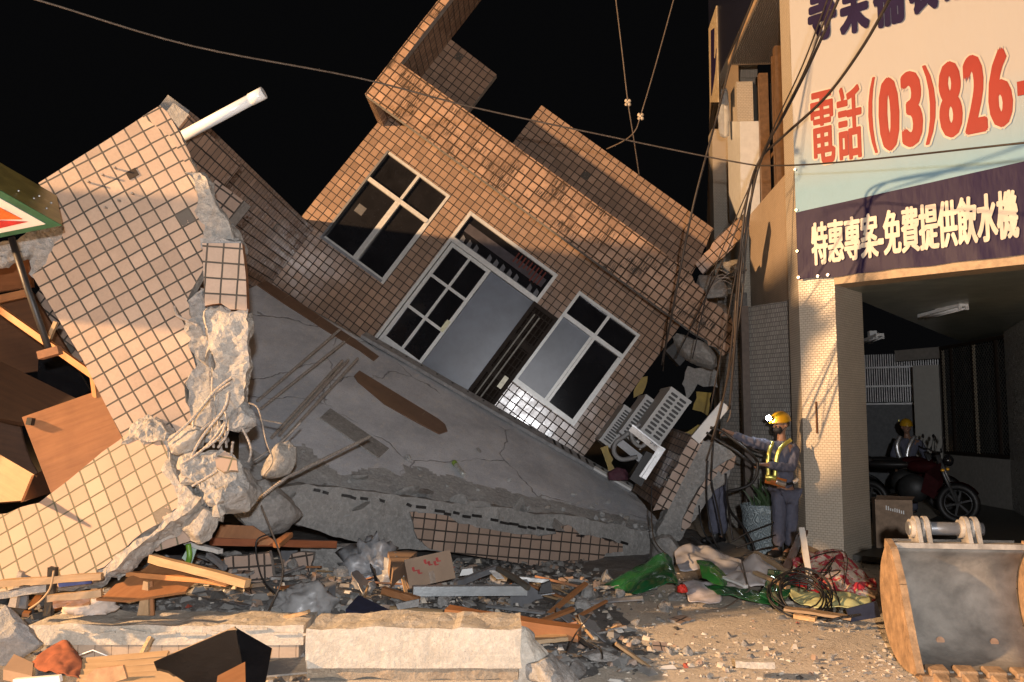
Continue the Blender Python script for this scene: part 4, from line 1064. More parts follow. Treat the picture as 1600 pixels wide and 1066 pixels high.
m = nb(); boxuv(m, fr, .02, ln-.1, .02, .132, -.4, -.03); fin('mortar_bed', m, M['mortar'], t)
m = nb(); 
for i in range(9): bar(m, fr.pt(.2+i*.19, .30+random.Random(i).uniform(-.03, .02), .012), fr.pt(.36+i*.19, .30+random.Random(i+9).uniform(-.03, .02), .012), .012, .012)
fin('plaster_ridge', m, M['plaster'], t)
xa, xb = P(478, 1000, 5.25).x, P(815, 1000, 5.25).x
t, fr, ln = beam_box('fallen_beam', 'thick cream concrete beam block cracked at its right end in the foreground', xa, xb, 5.25, .45, .155, .385, [M['plaster']], 62)
panel('mortar_seam', fr, jag(prect(fr, .0, .085, ln-.02, .16), 'all', .06, .008, 5), .4, [M['mortar'], M['mortar']], t, w=-.02, rough=.01, front_rough=.014, rsub=.05)
panel('beam_ledge', fr, prect(fr, .02, .062, ln-.05, .083), .4, [M['plaster'], M['plaster']], t, w=.015)
panel('tile_row', fr, prect(fr, .10, -.05, ln-.16, .06), .3, [tile('foreground_tile', (.44,.32,.21), (.40,.29,.19), (.05,.035,.02), w=.099, h=.30, mortar=.006, rough=.45, dirt=.15), M['conc']], t, w=.0, uvs=(.02, .12))
o = chunk('broken_end', fr.pt(ln+.02, .20, -.18), (.12, .2, .2), M['plaster'], t, 71); 
lump_obj('concrete_lump', 'grey broken face at the right end of the cream beam', fr.pt(ln+.16, .10, -.10), (.19, .26, .14), M['conc'], 72)
lump_obj('concrete_lump', 'pointed pale shard standing behind the right end of the cream beam', P(808, 990, 5.75), (.07, .07, .12), M['conc_pale'], 73)
lump_obj('concrete_lump', 'flat grey slab piece on the lit road right of the cream beam', P(935, 1024, 5.75), (.15, .09, .035), M['conc'], 74, rot=Matrix.Rotation(.1, 3, 'Z'))
lump_obj('concrete_lump', 'round dark clod on the road right of the cream beam', P(900, 1045, 5.5), (.06, .06, .06), M['rubble'], 75)
lump_obj('concrete_lump', 'white crumpled lump of plaster behind the cream beam', P(624, 962, 5.85), (.085, .06, .055), M['plaster'], 76)

# ================================================================ heap of rubble under and before the house
def heap_h(x, y):
    d = max(0, 1-abs(y-7.4)/2.4); e = min(1, max(0, (1.4-x)/1.2)); fl = .10+.30*min(1, max(0, (-x-.2)/2.2))
    far = max(0, min(1, (y-8)/3))*min(1, max(0, (3.0-x)/1.0))*.10
    return (d**.8)*e*fl + far
bm = nb(); g = []
for j in range(110):
    row = []
    for i in range(150):
        x = -6+i*.062; y = 5.2+j*.075
        n1 = noise.noise(Vector((x*2.2, y*2.2, 7))); n2 = noise.noise(Vector((x*7, y*7, 3)))
        z = heap_h(x, y)*(1+.35*n1)+.03*n2*min(1, heap_h(x, y)*8)-.03
        row.append(bm.verts.new((x, y, z)))
    g.append(row)
for a, b in zip(g, g[1:]):
    for i in range(len(a)-1):
        bm.faces.new([a[i], a[i+1], b[i+1], b[i]])
tag(fin('rubble', bm, M['rubble']), kind='stuff')
# loose grit and chips, too many to count
pal = [plain('chip_cream', (.46,.40,.32), .8, 0, .2), plain('chip_grey', (.17,.165,.155), .9, 0, .2), plain('chip_dark', (.06,.055,.05), .8, 0, .3), plain('chip_tile', (.28,.20,.15), .6, 0, .2), plain('chip_red', (.33,.07,.045), .7, 0, .2), plain('chip_white', (.46,.43,.38), .7, 0, .1)]
def grit(name, n, xr, yr, size, seed, zf=lambda x, y: 0, wts=(55,28,5,8,1,5), flt=None):
    rnd = random.Random(seed); bm = nb(); k = 0
    while k < n:
        y = yr[0]+(yr[1]-yr[0])*rnd.random()**1.35; x = rnd.uniform(*xr)
        if flt and not flt(x, y): continue
        if noise.noise(Vector((x*1.6, y*1.6, seed))) < rnd.uniform(-.75, .35): continue
        k += 1
        s = size*(.35+rnd.random()**3*2.0); z = zf(x, y)
        mi = rnd.choices(range(6), wts)[0]
        a = rnd.uniform(0, 6.28); c, sn = math.cos(a), math.sin(a)
        l, w_, h = s*rnd.uniform(.8, 2.2), s*rnd.uniform(.5, 1), s*rnd.uniform(.25, .7)
        vs = []
        for dx, dy, dz in ((-1,-1,0),(1,-1,0),(1,1,0),(-1,1,0),(-.6,-.5,1),(.7,-.6,1),(.5,.6,1)):
            dx += rnd.uniform(-.3, .3); dy += rnd.uniform(-.3, .3); tz = rnd.uniform(-.2, .25)
            vs.append(bm.verts.new((x+(dx*l*c-dy*w_*sn)*.5, y+(dx*l*sn+dy*w_*c)*.5, z+h*dz+tz*h-.002)))
        for q in ((4,5,6),(0,1,5,4),(1,2,6,5),(2,3,6),(3,0,4),(3,4,6)):
            bm.faces.new([vs[i] for i in q]).material_index = mi
    bmesh.ops.recalc_face_normals(bm, faces=bm.faces)
    return tag(fin(name, bm, pal), kind='stuff')
grit('gravel', 11000, (-1.5, 5.2), (4.7, 10.5), .011, 1, flt=lambda x, y: x > -.4 or y < 5.2)
grit('gravel', 600, (-.2, 3.4), (5.4, 9.5), .022, 5)
grit('rubble_chips', 5200, (-4.6, .9), (5.7, 10), .034, 2, lambda x, y: heap_h(x, y)*1.05-.01, (8,60,14,10,.4,3))
grit('rubble_chips', 1200, (-3.4, -.1), (5.35, 6.1), .034, 3, lambda x, y: .02, (34,40,10,12,1,4))

# single broken pieces, splinters and chunks on the heap
def scatter(name, label, cat_, group, n, make, xr, yr, seed, zoff=0, sc_=(.6, 1.5), tilt=.5, flt=None, zf=None):
    rnd = random.Random(seed); protos = []
    for i in range(n):
        for _ in range(60):
            x, y = rnd.uniform(*xr), rnd.uniform(*yr)
            if flt is None or flt(x, y): break
        if i < 5:
            o = make(i); protos.append(o)
        else:
            o = protos[i % 5].copy(); COL.objects.link(o)
        z = (zf or heap_h)(x, y)
        s = rnd.uniform(*sc_); o.scale = (s, s, s)
        o.location = (x, y, z+zoff*s); o.rotation_euler = (rnd.gauss(0, tilt), rnd.gauss(0, tilt), rnd.uniform(0, 6.28))
        tag(o, label, cat_, group)
scatter('concrete_chunk', 'angular grey concrete chunk lying in the rubble', 'concrete chunk', 'loose concrete chunks in the rubble', 90, lambda i: chunk('concrete_chunk', (0, 0, 0), (.075, .06, .045), M['conc'], None, 100+i, sub=3), (-4, 1.5), (5.9, 9.2), 11, .02, (.4, 1.5))
scatter('concrete_chunk', 'small pale concrete chunk on the lit road', 'concrete chunk', 'pale chunks on the road', 60, lambda i: chunk('concrete_chunk', (0, 0, 0), (.05, .04, .03), M['conc_pale'], None, 130+i, sub=3), (.3, 4.2), (5.3, 8.8), 12, .012, (.25, .95), zf=lambda x, y: 0)
def tilebit(i):
    f = Fr(Vector((0, 0, 0)), Vector((1, 0, 0)), Vector((0, 1, 0)))
    return panel('tile_shard', f, jag([(-.09,-.05),(.08,-.07),(.10,.05),(-.04,.08)], 'all', .03, .012, 20+i), .018, [M['tile_beam'], M['conc']])
scatter('tile_shard', 'loose brown tile shard lying flat in the rubble', 'tile shard', 'loose tile shards', 34, tilebit, (-3.8, 1.6), (5.9, 9), 13, .02, (.5, 1.4), .35)
def splinter(mat, L_, w_, h_):
    def f(i):
        m = nb(); r = random.Random(i+int(L_*100)); bar(m, (-L_/2*r.uniform(.6, 1), 0, 0), (L_/2, r.uniform(-.02, .02), r.uniform(-.01, .01)), w_*r.uniform(.6, 1.3), h_, taper=r.uniform(.6, 1)); return fin('wood_splinter', m, mat)
    return f
scatter('wood_splinter', 'thin broken wooden strip in the rubble', 'wood strip', 'broken wooden strips', 34, splinter(M['wood'], .5, .035, .018), (-4, .6), (5.9, 8.4), 14, .03, (.5, 1.5), .22)
scatter('wood_splinter', 'pale splintered batten in the rubble', 'wood strip', 'pale splintered battens', 22, splinter(M['wood_pale'], .4, .022, .016), (-4, 1.0), (5.8, 8.2), 15, .03, (.5, 1.4), .25)
scatter('metal_strip', 'grey aluminium strip bent in the rubble', 'metal strip', 'aluminium strips in the rubble', 26, splinter(plain('dull_aluminium', (.34,.35,.36), .4, .5), .55, .03, .012), (-3.6, 1.2), (6.2, 8.8), 16, .04, (.4, 1.5), .25)
scatter('scrap_sheet', 'dark scrap of sheeting crumpled in the rubble', 'scrap sheet', 'dark scraps in the rubble', 20, lambda i: plate('scrap_sheet', [(-.14,-.08,0), (.12,-.1,0.0), (.1,.09,.0), (-.05,.11,0)], .008, M['black' if i % 2 else 'alu_dark'], jg=('all', .05, .02, i)), (-3.8, .8), (6.0, 8.6), 17, .05, (.5, 1.4), .5)
# ================================================================ individual debris between the beams and the house
def blob(name, label, c, dims, mat, seed, cat_, amp=.15, folds=0, sub=4, group=None, flat=True, mat2=None):
    bm = nb(); bmesh.ops.create_icosphere(bm, subdivisions=sub, radius=1); off = Vector((seed*3.1, seed, seed*.7))
    for v in bm.verts:
        n = v.co.normalized(); k = noise.noise(n*1.6+off)*amp
        if folds:
            q = n*folds+off; k += (abs(noise.noise(q))-.25)*amp*1.3+noise.noise(q*2.3)*amp*.35
        v.co = n*(1+k)
        if flat and v.co.z < -.35: v.co.z = -.35
        v.co = Vector((v.co.x*dims[0], v.co.y*dims[1], v.co.z*dims[2]))+Vector(c)
    for f in bm.faces: f.smooth = True
    return tag(fin(name, bm, mat), label, cat_, group)
sack_m = plain('grey_white_bag', (.27,.265,.26), .4, 0, .15, 8, .25)
blob('white_sack', 'crumpled pale plastic sack lying in the dark behind the left beam', P(478, 944, 6.6), (.22,.18,.16), sack_m, 3, 'sack', .3, 4.2)
blob('grey_bundle', 'round grey bundle left of the pale sack', P(452, 952, 6.75), (.17,.16,.13), plain('grey_cloth', (.17,.165,.16), .8), 5, 'bundle', .1, 2)
def lath(name, label, a, ya, b, yb, w_, h_, mat, cat_, up=Vector((0, 0, 1)), group=None):
    m = nb(); pa_, pb_ = P(*a, ya), P(*b, yb); n_ = 7; rr_l = random.Random(int(a[0]*7+b[1]))
    bar(m, pa_, pb_, w_, h_, up); refine(m, (pb_-pa_).length/n_+.001, 3)
    for v in m.verts: v.co += noise.noise_vector(v.co*5)*.008+Vector((rr_l.uniform(-1, 1), rr_l.uniform(-1, 1), rr_l.uniform(-1, 1)))*.0022
    return tag(fin(name, m, mat), label, cat_, group)
bx = thing('cardboard_box', 'crushed brown cardboard box with red marks under the tiled beam', 'cardboard box', P(675, 915, 7.6))
card = plain('cardboard', (.27,.185,.125), .8, 0, .12, 5, .1); cred = plain('red_marking', (.32,.03,.025), .7)
fr = ax_frame(640, 920, 7.4, 10, 14, -14)
m = nb(); boxuv(m, fr, 0, .40, 0, .24, -.32, 0); fin('box_body', m, card, bx)
for u, v in ((.05,.15),(.09,.12),(.16,.19),(.19,.17),(.24,.16),(.265,.185)):
    m = nb(); boxuv(m, fr, u, u+.022, v-.012, v+.016, .001, .003); boxuv(m, fr, u+.006, u+.040, v-.022, v-.0121, .001, .003); fin('red_mark', m, cred, bx)
m = nb(); boxuv(m, fr, .18, .23, .0, .10, .001, .003); fin('parcel_tape', m, plain('tape', (.19,.125,.075), .4), bx)
m = nb(); bar(m, P(645, 923, 7.0), P(822, 922, 7.2), .085, .075); tag(fin('metal_duct', m, plain('brushed_duct', (.42,.45,.46), .32, .6, .1)), 'straight silvery metal channel lying before the cardboard box', 'metal channel')
lath('plank', 'long brown door jamb lying across the rubble behind the cream beam', (698, 958), 6.2, (906, 990), 5.95, .12, .085, wood('jamb', (.20,.085,.03), (.27,.12,.045)), 'plank')
lath('plank', 'short pale board under the end of the long door jamb', (800, 1003), 5.85, (885, 995), 5.9, .12, .025, M['wood_pale'], 'plank')
lath('plank', 'brown lath slanting down left of the metal channel', (598, 922), 6.9, (655, 938), 6.8, .05, .05, M['wood'], 'plank')
lath('plank', 'long dark red skirting board under the grey beam', (330, 846), 7.2, (524, 850), 7.9, .07, .06, wood('red_skirting', (.20,.06,.022), (.28,.09,.035)), 'plank')
lath('plank', 'brown stud propped under the skirting board', (432, 852), 7.3, (452, 836), 7.5, .06, .04, M['wood'], 'plank')
lath('painted_batten', 'lit timber with flaking white paint jutting right below the fallen slab', (236, 872), 5.75, (386, 912), 5.5, .055, .05, M['wood_pale'], 'batten')
m = nb()
for i in range(7): 
    q = P(248+i*9, 876+i*2.4, 5.70); bar(m, q, q+Vector((.03, 0, -.008)), .03, .028)
lath('batten', 'thin orange batten just under the painted timber', (200, 896), 5.85, (356, 911), 5.7, .045, .03, wood('ob3', (.42,.17,.055), (.5,.22,.08)), 'batten')
board('plywood_sheet', 'torn brown plywood lying under the fallen slab in the shade', [(150,935),(250,870),(322,892),(290,924),(200,938)], [5.6,6.0,5.95,5.75,5.6], .02, W, 'plywood', jg=((1, 2, 3), .05, .02, 6))
board('plywood_sheet', 'curved brown board behind the grey concrete near the skirting board', [(330,850),(345,820),(395,822),(430,846),(420,852)], 7.4, .02, W, 'plywood')
dp = thing('door_post', 'stubby pale wooden post standing upright in front of the torn plywood', 'post', P(226, 960, 5.75))
pplate('post_face', [(214,962),(224,908),(231,910),(232,962)], 5.72, .03, WP, dp); pplate('post_side', [(233,962),(231,910),(238,908),(240,962)], 5.75, .02, W, dp)
lath('trunking', 'dull metal trunking leaning under the skirting board', (290, 848), 6.3, (345, 862), 6.2, .05, .03, M['alu'], 'trunking')
lath('trunking', 'short dull metal trunking angled down beside the green stem', (325, 866), 6.3, (352, 888), 6.2, .04, .03, M['alu_dark'], 'trunking')
m = nb(); tube(m, [P(294, 850, 6.2), P(296, 870, 6.2), P(290, 888, 6.15)], .02, 8, spline=4); tag(fin('green_pipe', m, plain('green_plastic', (.10,.22,.02), .4)), 'short bright green plastic tube below the fallen tile', 'tube')
board('teal_card', 'pale green card behind the green tube', [(284,872),(296,852),(308,856),(298,884)], 6.35, .01, plain('pale_teal', (.30,.40,.34), .6), 'card')
board('carton', 'small brown carton hanging below the grey beam', [(606,862),(636,860),(652,862),(615,893)], [7.9,8.1,8.1,7.8], .12, card, 'carton')
blob('plastic_bag', 'silvery crumpled plastic sheet stuffed under the grey beam', P(580, 890, 8.0), (.27,.2,.25), plain('grey_plastic', (.24,.245,.255), .4, 0, .3), 9, 'plastic sheet', .5, 5)
blob('plastic_bag', 'silvery plastic bag between the carton and the cardboard box', P(622, 905, 7.7), (.15,.12,.16), plain('grey_plastic_b', (.26,.265,.275), .4, 0, .3), 19, 'plastic bag', .5, 5)
board('navy_cloth', 'dark navy folded cloth lying behind the white lump', [(540,952),(560,930),(590,944),(620,958),(585,962)], [6.5,6.8,6.6,6.4,6.3], .05, plain('navy_cloth_m', (.012,.016,.045), .85), 'cloth')
board('insulation_strip', 'grey board scrap lying before the navy cloth', [(618,944),(655,936),(654,948),(622,953)], 6.5, .02, M['conc'], 'board')
lath('metal_profile', 'dark bent aluminium frame leaning under the tiled beam', (712, 912), 7.3, (775, 888), 7.6, .05, .05, M['alu_dark'], 'window profile')
lath('metal_profile', 'bronze frame member slanting down to the metal channel end', (778, 888), 7.4, (826, 918), 7.1, .04, .04, plain('bronze', (.12,.105,.085), .4, .4), 'window profile')
lath('metal_profile', 'thin pale frame strip left of the black plastic tray', (812, 904), 7.5, (858, 908), 7.5, .035, .03, M['alu'], 'window profile')
board('black_tray', 'black plastic tray standing near the right end of the channel', [(842,928),(846,914),(860,908),(864,926)], 7.2, .06, M['black'], 'tray')
board('white_box', 'small white box beside the dark bent frame', [(718,900),(722,890),(738,888),(740,898)], 7.7, .1, M['white'], 'box')
lath('plastic_flap', 'torn white plastic flap right of the small box', (770, 892), 7.5, (782, 904), 7.4, .07, .008, M['white'], 'plastic flap')
bt = thing('drink_can', 'crushed silver green can lying on the grey slab', 'can', slab_px(715, 735, .03))
a, b = slab_px(706, 724, .035), slab_px(723, 746, .035)
m = nb(); tube(m, [a, a.lerp(b, .1), a.lerp(b, .5), a.lerp(b, .9), b], [.022, .032, .026, .032, .028], 14); fin('can_body', m, plain('can_metal', (.55,.57,.54), .35, .5, .3, 30), bt)
m = nb(); tube(m, [a.lerp(b, .1), a.lerp(b, .3)], [.0335, .0305], 14, caps=False); fin('can_band', m, plain('can_green', (.20,.30,.06), .4), bt)
# bottom left corner
bbd = thing('black_board', 'large bent black panel lying in front of the tiled beam', 'panel', P(330, 1080, 4.8))
pplate('board_face', [(240,1034),(368,980),(384,1082),(330,1092),(262,1048),(244,1044)], [5.0,5.2,4.75], .022, [M['black_gloss'], M['black']], bbd)
pplate('board_fold', [(369,981),(425,1013),(412,1082),(386,1082)], [5.2,5.22,4.9], .022, [M['black_gloss'], M['black']], bbd)
tag(pplate('lit_brown_patch', [(340,1056),(383,1034),(384,1082),(335,1090)], [4.80,4.93,4.72], .012, [M['wood'], M['wood']], bbd), 'brown lamplit patch painted on the black panel')  # brown patch stands for lamplight on the panel face
board('gilt_rail', 'pale strip on the upper edge of the bent black panel', [(262,1024),(366,980),(370,985),(285,1026)], 5.18, .02, WP, 'strip')
cs = thing('slatted_shutter', 'pale slatted shutter lying under the orange cloth', 'shutter', P(220, 1050, 4.95))
for i in range(5):
    a, b = P(128-2*i, 1034+9*i, 5.12-.07*i), P(262+14*i, 1022+10*i, 5.16-.07*i); m = nb(); bar(m, a, b, .05, .012, Vector((0, -.5, 1))); fin('slat', m, M['wood_pale'], cs)

board('carton', 'brown carton flap left of the orange cloth', [(5,1046),(22,1022),(52,1036),(50,1056)], [5.0,5.2,5.1,4.95], .06, card, 'carton')
board('carton', 'torn brown carton strip in front of the slatted shutter', [(126,1062),(150,1045),(192,1040),(198,1060),(160,1072)], 4.85, .02, plain('carton_b', (.40,.23,.12), .8), 'carton')
board('white_board', 'white board edge at the very bottom left', [(20,1062),(92,1056),(94,1066),(20,1074)], 4.8, .03, M['white'], 'board')
board('glass_sheet', 'silvery glass sheet glinting right of the bent black panel', [(420,1030),(480,1026),(480,1050),(414,1056)], [5.3,5.3,5.1,5.1], .012, plain('silver_sheet', (.45,.47,.48), .15, .8, .2, 6), 'sheet')
board('steel_upright', 'rusty steel frame member standing at the far left of the tiled beam', [(12,948),(28,893),(34,895),(24,950)], 5.55, .04, M['rebar'], 'frame')
board('steel_upright', 'dark steel plate beside the rusty frame member', [(26,950),(32,896),(46,902),(40,952)], 5.6, .02, M['alu_dark'], 'frame')
lath('steel_tube', 'black steel tube standing right of the frame members', (76, 962), 5.4, (84, 886), 5.4, .045, .045, M['black'], 'tube')
for i, (a, b, mt, lb) in enumerate((((0,912),(160,900),WP,'upper pale ladder rail before the fallen slab'), ((75,936),(158,926),WP,'middle pale ladder rail before the fallen slab'), ((84,945),(140,938),W,'lower brown rail before the fallen slab'), ((0,930),(75,918),M['conc_pale'],'dusty rail at the far left before the fallen slab'))):
    lath('rail', lb, a, 5.35, b, 5.42, .05, .04, mt, 'rail')
board('blue_strip', 'dark blue strip behind the pale rails', [(90,908),(140,900),(142,912),(92,918)], 5.5, .02, plain('blue', (.03,.05,.16), .4), 'strip')
m = nb(); tube(m, [P(x, y, 5.3) for x, y in ((84, 892), (78, 920), (62, 940), (45, 952))], .006, 6, spline=4); tag(fin('string', m, M['wood_pale']), 'pale string knotted round the black steel tube', 'string')
blob('rag', 'dirty pale rag under the pale rails', P(138, 948, 5.7), (.16,.12,.10), plain('dirty_rag', (.42,.36,.31), .9), 31, 'rag', .3, 3.5)
lath('stick', 'short splintered stick poking up before the tiled row', (222, 1022), 5.2, (236, 996), 5.25, .03, .025, WP, 'stick')
m = nb(); tube(m, [P(x, y, 5.2) for x, y in ((118, 1026), (145, 1016), (178, 1029))], .004, 6); tag(fin('white_wire', m, M['pvc']), 'bent white wire over the slatted shutter', 'wire')
lath('stick', 'bright paper covered stick on the beam near the white lump', (445, 964), 5.8, (482, 956), 5.75, .03, .02, WP, 'stick')
lath('brick', 'flat concrete offcut at the bottom of the lit road', (1148, 1036), 5.6, (1210, 1038), 5.55, .09, .04, M['plaster'], 'offcut')

# ================================================================ right of the house: condensers, broken parapet
def condenser(label, tl, Y, w_, h_, d_, cols, rows, group, yaw=0):
    fr0 = Fr(P(*tl, Y), FE, FV); 
    if yaw:
        Rm = Matrix.Rotation(R(yaw), 3, FV); fr0 = Fr(fr0.O, Rm @ FE, FV)
    t = thing('air_conditioner', label, 'air conditioner', fr0.pt(w_/2, -h_, 0), group)
    gm = plain('condenser_grey', (.37,.37,.36), .45, 0, .06, 8, .03)
    m = nb(); boxuv(m, fr0, 0, w_, -h_, 0, -d_, 0); fin('casing', m, gm, t)
    m = nb(); boxuv(m, fr0, -.008, w_+.008, -.03, .006, -d_-.006, .006); boxuv(m, fr0, -.006, w_+.006, -h_-.006, -h_+.025, -d_, .006); fin('rim', m, gm, t)
    m = nb(); cw = (w_-.05)/cols
    for i in range(cols):
        for j in range(rows):
            a = .025+i*cw+.014; b = a+cw-.028; z = -.06-(h_-.11)*j/(rows-1); ht = (h_-.11)/(rows-1)*.30
            r = ht
            pts = []
            for k in range(7): th = math.pi/2+math.pi*k/6; pts.append((a+r+r*math.cos(th), z+r*math.sin(th)))
            for k in range(7): th = -math.pi/2+math.pi*k/6; pts.append((b-r+r*math.cos(th), z+r*math.sin(th)))
            f = m.faces.new([m.verts.new(fr0.pt(u, v, .003)) for u, v in pts]); f.normal_update()
            if f.normal.dot(fr0.n) < 0: f.normal_flip()
    fin('vent_slots', m, M['black'], t)
    return fr0
GA = 'condensers tipped out beside the house'
f1 = condenser('nearest and largest tipped air conditioner with two columns of slots', (1049, 605), 11.0, .31, .68, .75, 2, 11, GA)
condenser('middle tipped air conditioner half hidden behind the largest one', (1010, 617), 11.7, .30, .62, .7, 2, 11, GA)
condenser('thin leftmost tipped air conditioner edge against the house wall', (976, 633), 12.1, .20, .60, .7, 1, 13, GA)
br = thing('wall_bracket', 'shiny galvanised angle bracket hanging under the largest air conditioner', 'bracket', P(1010, 720, 10.9))
m = nb(); bar(m, P(986, 668, 10.9), P(1034, 706, 10.9), .10, .012, Vector((0, 1, .3))); bar(m, P(987, 664, 10.86), P(1036, 702, 10.86), .012, .05, Vector((0, 1, 0))); fin('arm', m, M['steel'], br)
m = nb(); bar(m, P(1037, 700, 10.86), P(1006, 748, 10.86), .055, .012, Vector((0, 1, 0))); bar(m, P(1030, 700, 10.9), P(1000, 745, 10.9), .03, .03, Vector((0, 1, 0))); fin('leg', m, M['steel'], br)
m = nb(); bar(m, P(964, 688, 11.2), P(1002, 718, 11.2), .10, .05, Vector((0, 1, 0))); fin('rail', m, M['alu_dark'], br)
m = nb()
for q in ((1018, 692), (1024, 697), (1000, 702)): ball(m, P(*q, 10.82), .016, seg=8)
fin('bolt', m, M['steel'], br)
m = nb(); tube(m, [P(x, y, 11.05) for x, y in ((1000,662),(978,680),(962,692),(960,708),(972,718),(996,714))], .03, 10, spline=5); tag(fin('drain_hose', m, plain('grey_hose', (.20,.20,.20), .5)), 'grey flexible hose looping under the air conditioners', 'hose')
m = nb(); tube(m, [P(x, y, 10.95) for x, y in ((985,672),(990,690),(1002,698),(1012,690))], .026, 10, spline=5); tag(fin('drain_hose', m, plain('grey_hose_b', (.22,.22,.22), .5)), 'short grey hose behind the bracket arm', 'hose')
board('fan_housing', 'black meshed housing hanging below the bracket', [(984,748),(1010,705),(1032,715),(1004,762)], 11.1, .25, M['black'], 'housing')
blob('magenta_lump', 'dull magenta bundle in the dark under the hose', P(966, 745, 11.3), (.13,.1,.12), plain('magenta', (.07,.022,.035), .8), 41, 'bundle', .15, 2)
yel = plain('yellow_plastic', (.28,.185,.012), .5, 0, .3, 6)
for i, (pts, Y, lb) in enumerate(((((1088,612),(1112,614),(1106,650),(1082,640)),12.6,'yellow sheet hanging right of the largest air conditioner'), (((1052,680),(1098,664),(1100,676),(1058,694)),11.9,'torn yellow strip below the hanging yellow sheet'), (((938,700),(950,696),(962,735),(952,742)),12.0,'yellow black tape under the leftmost air conditioner'), (((1000,590),(1012,588),(1004,615),(990,622)),12.9,'sliver of yellow sheet above the middle air conditioner'))):
    board('yellow_sheet', lb, pts, Y, .01, yel, 'plastic sheet', jg=('all', .08, .03, i))
board('orange_mesh', 'orange mesh scrap between the tipped air conditioners', [(985,650),(996,642),(992,662),(984,668)], 11.8, .01, plain('orange_plastic', (.5,.14,.02), .6), 'mesh')
# concrete torn open above the condensers
lump_obj('concrete_lump', 'grey beam stub jutting out above the air conditioners', P(1085, 548, 12.0), (.38,.4,.16), M['conc'], 81, rot=Matrix.Rotation(R(36), 3, 'Y'))
lump_obj('concrete_lump', 'broken grey mass at the snapped right end of the fascia', P(1104, 452, 12.0), (.20,.35,.24), M['conc'], 82)
lump_obj('concrete_lump', 'warm lit concrete lump wedged against the corner building', P(1148, 418, 12.6), (.22,.2,.16), M['conc_pale'], 83)
lump_obj('concrete_lump', 'dark mass behind the snapped fascia end', P(1120, 500, 12.9), (.22,.4,.45), M['conc'], 84)
board('black_box', 'dark square box fixed under the grey beam stub', [(1040,548),(1058,532),(1080,552),(1062,572)], 12.2, .2, M['black'], 'box')
board('grey_sheet', 'wrinkled grey sheet hanging above the yellow sheet', [(1066,600),(1075,572),(1120,580),(1122,606),(1090,600),(1072,625)], 12.7, .02, M['conc'], 'sheet', jg=('all', .08, .03, 4))
FX = Fr(P(1125, 385, 11.9), Vector((.70, -.25, .66)), Vector((-.60, .1, .72)))
xp = thing('parapet_piece', 'lit tiled parapet piece leaning across the gap to the corner building', 'wall fragment', FX.px(1100, 420))
panel('tile_face', FX, jag(pxout(FX, [(1086,412),(1128,364),(1162,334),(1172,352),(1140,392),(1098,428)]), (0, 3, 4, 5), .06, .015, 3), .10, [M['tile'], M['conc']], xp)
rr = random.Random(5)
for i in range(7):
    a = P(1098+rr.uniform(0, 10), 448+rr.uniform(-10, 14), 11.8); m = nb(); tube(m, [a, a+Vector((rr.uniform(.1, .25), -.05, rr.uniform(.0, .2))), a+Vector((rr.uniform(.25, .4), -.08, rr.uniform(.05, .3)))], .006, 6, spline=3)
    tag(fin('rebar', m, M['rebar']), 'thin wire bar sprouting from the snapped fascia end', 'rebar', 'wires at the snapped fascia end')
# broken parapet right in front
FTp = ax_frame(1080, 750, 10.2, -30, -6, 0)
tp = thing('broken_parapet', 'broken parapet stub with tiles on both faces and grey core before the worker', 'wall fragment', FTp.px(1045, 845))
lump_from_px('core', FTp, [(1096,686),(1120,692),(1150,714),(1140,738),(1100,790),(1062,846),(1034,850),(1026,832),(1050,780)], -.02, .5, M['conc'], tp, 91, .02, .03)
panel('tile_edge', FTp, jag(pxout(FTp, [(1083,680),(1099,688),(1066,752),(1044,796),(1020,798),(1048,742)]), (3, 5), .05, .012, 3), .05, [M['tile_beam'], M['conc']], tp, w=.02)
panel('tile_edge', FTp, jag(pxout(FTp, [(1150,712),(1146,730),(1128,742),(1122,735),(1114,748),(1098,768),(1084,795),(1078,822),(1064,830),(1066,812),(1080,782),(1096,758),(1110,736),(1122,728),(1132,722)]), 'all', .05, .008, 4), .05, [M['tile_beam'], M['conc']], tp, w=.03)
sd = [FTp.px(1048, 742, .0), FTp.px(1083, 680, .0)]; bk = [P(1040, 690, 11.7), P(1000, 745, 11.4)]
m = nb(); a0, a1 = FTp.px(1022, 792, -.01), FTp.px(1083, 680, -.01); bv = Vector((-.10, 1.15, .10))
quad(m, [a0, a1, a1+bv, a0+bv], [(0, 0), (1.3, 0), (1.3, 1.05), (0, 1.05)]); bmesh.ops.solidify(m, geom=list(m.faces), thickness=.05)
fin('inner_face', m, M['tile'], tp)
m = nb(); bar(m, P(1086, 688, 10.0), P(1133, 632, 10.0), .12, .04, Vector((0, 1, 0))); tag(fin('white_strip', m, M['white']), 'white panel strip standing on top of the broken parapet', 'panel')
lump_obj('concrete_lump', 'grey rubble mass at the foot of the broken parapet', P(1040, 862, 10.0), (.32,.3,.16), M['conc'], 92)
board('dark_board', 'dark flat board lying between the parapet and the white sheet', [(1050,868),(1130,846),(1210,872),(1150,882)], [9.9,10.4,9.7,9.4], .02, plain('dim_board', (.08,.078,.075), .7), 'board')
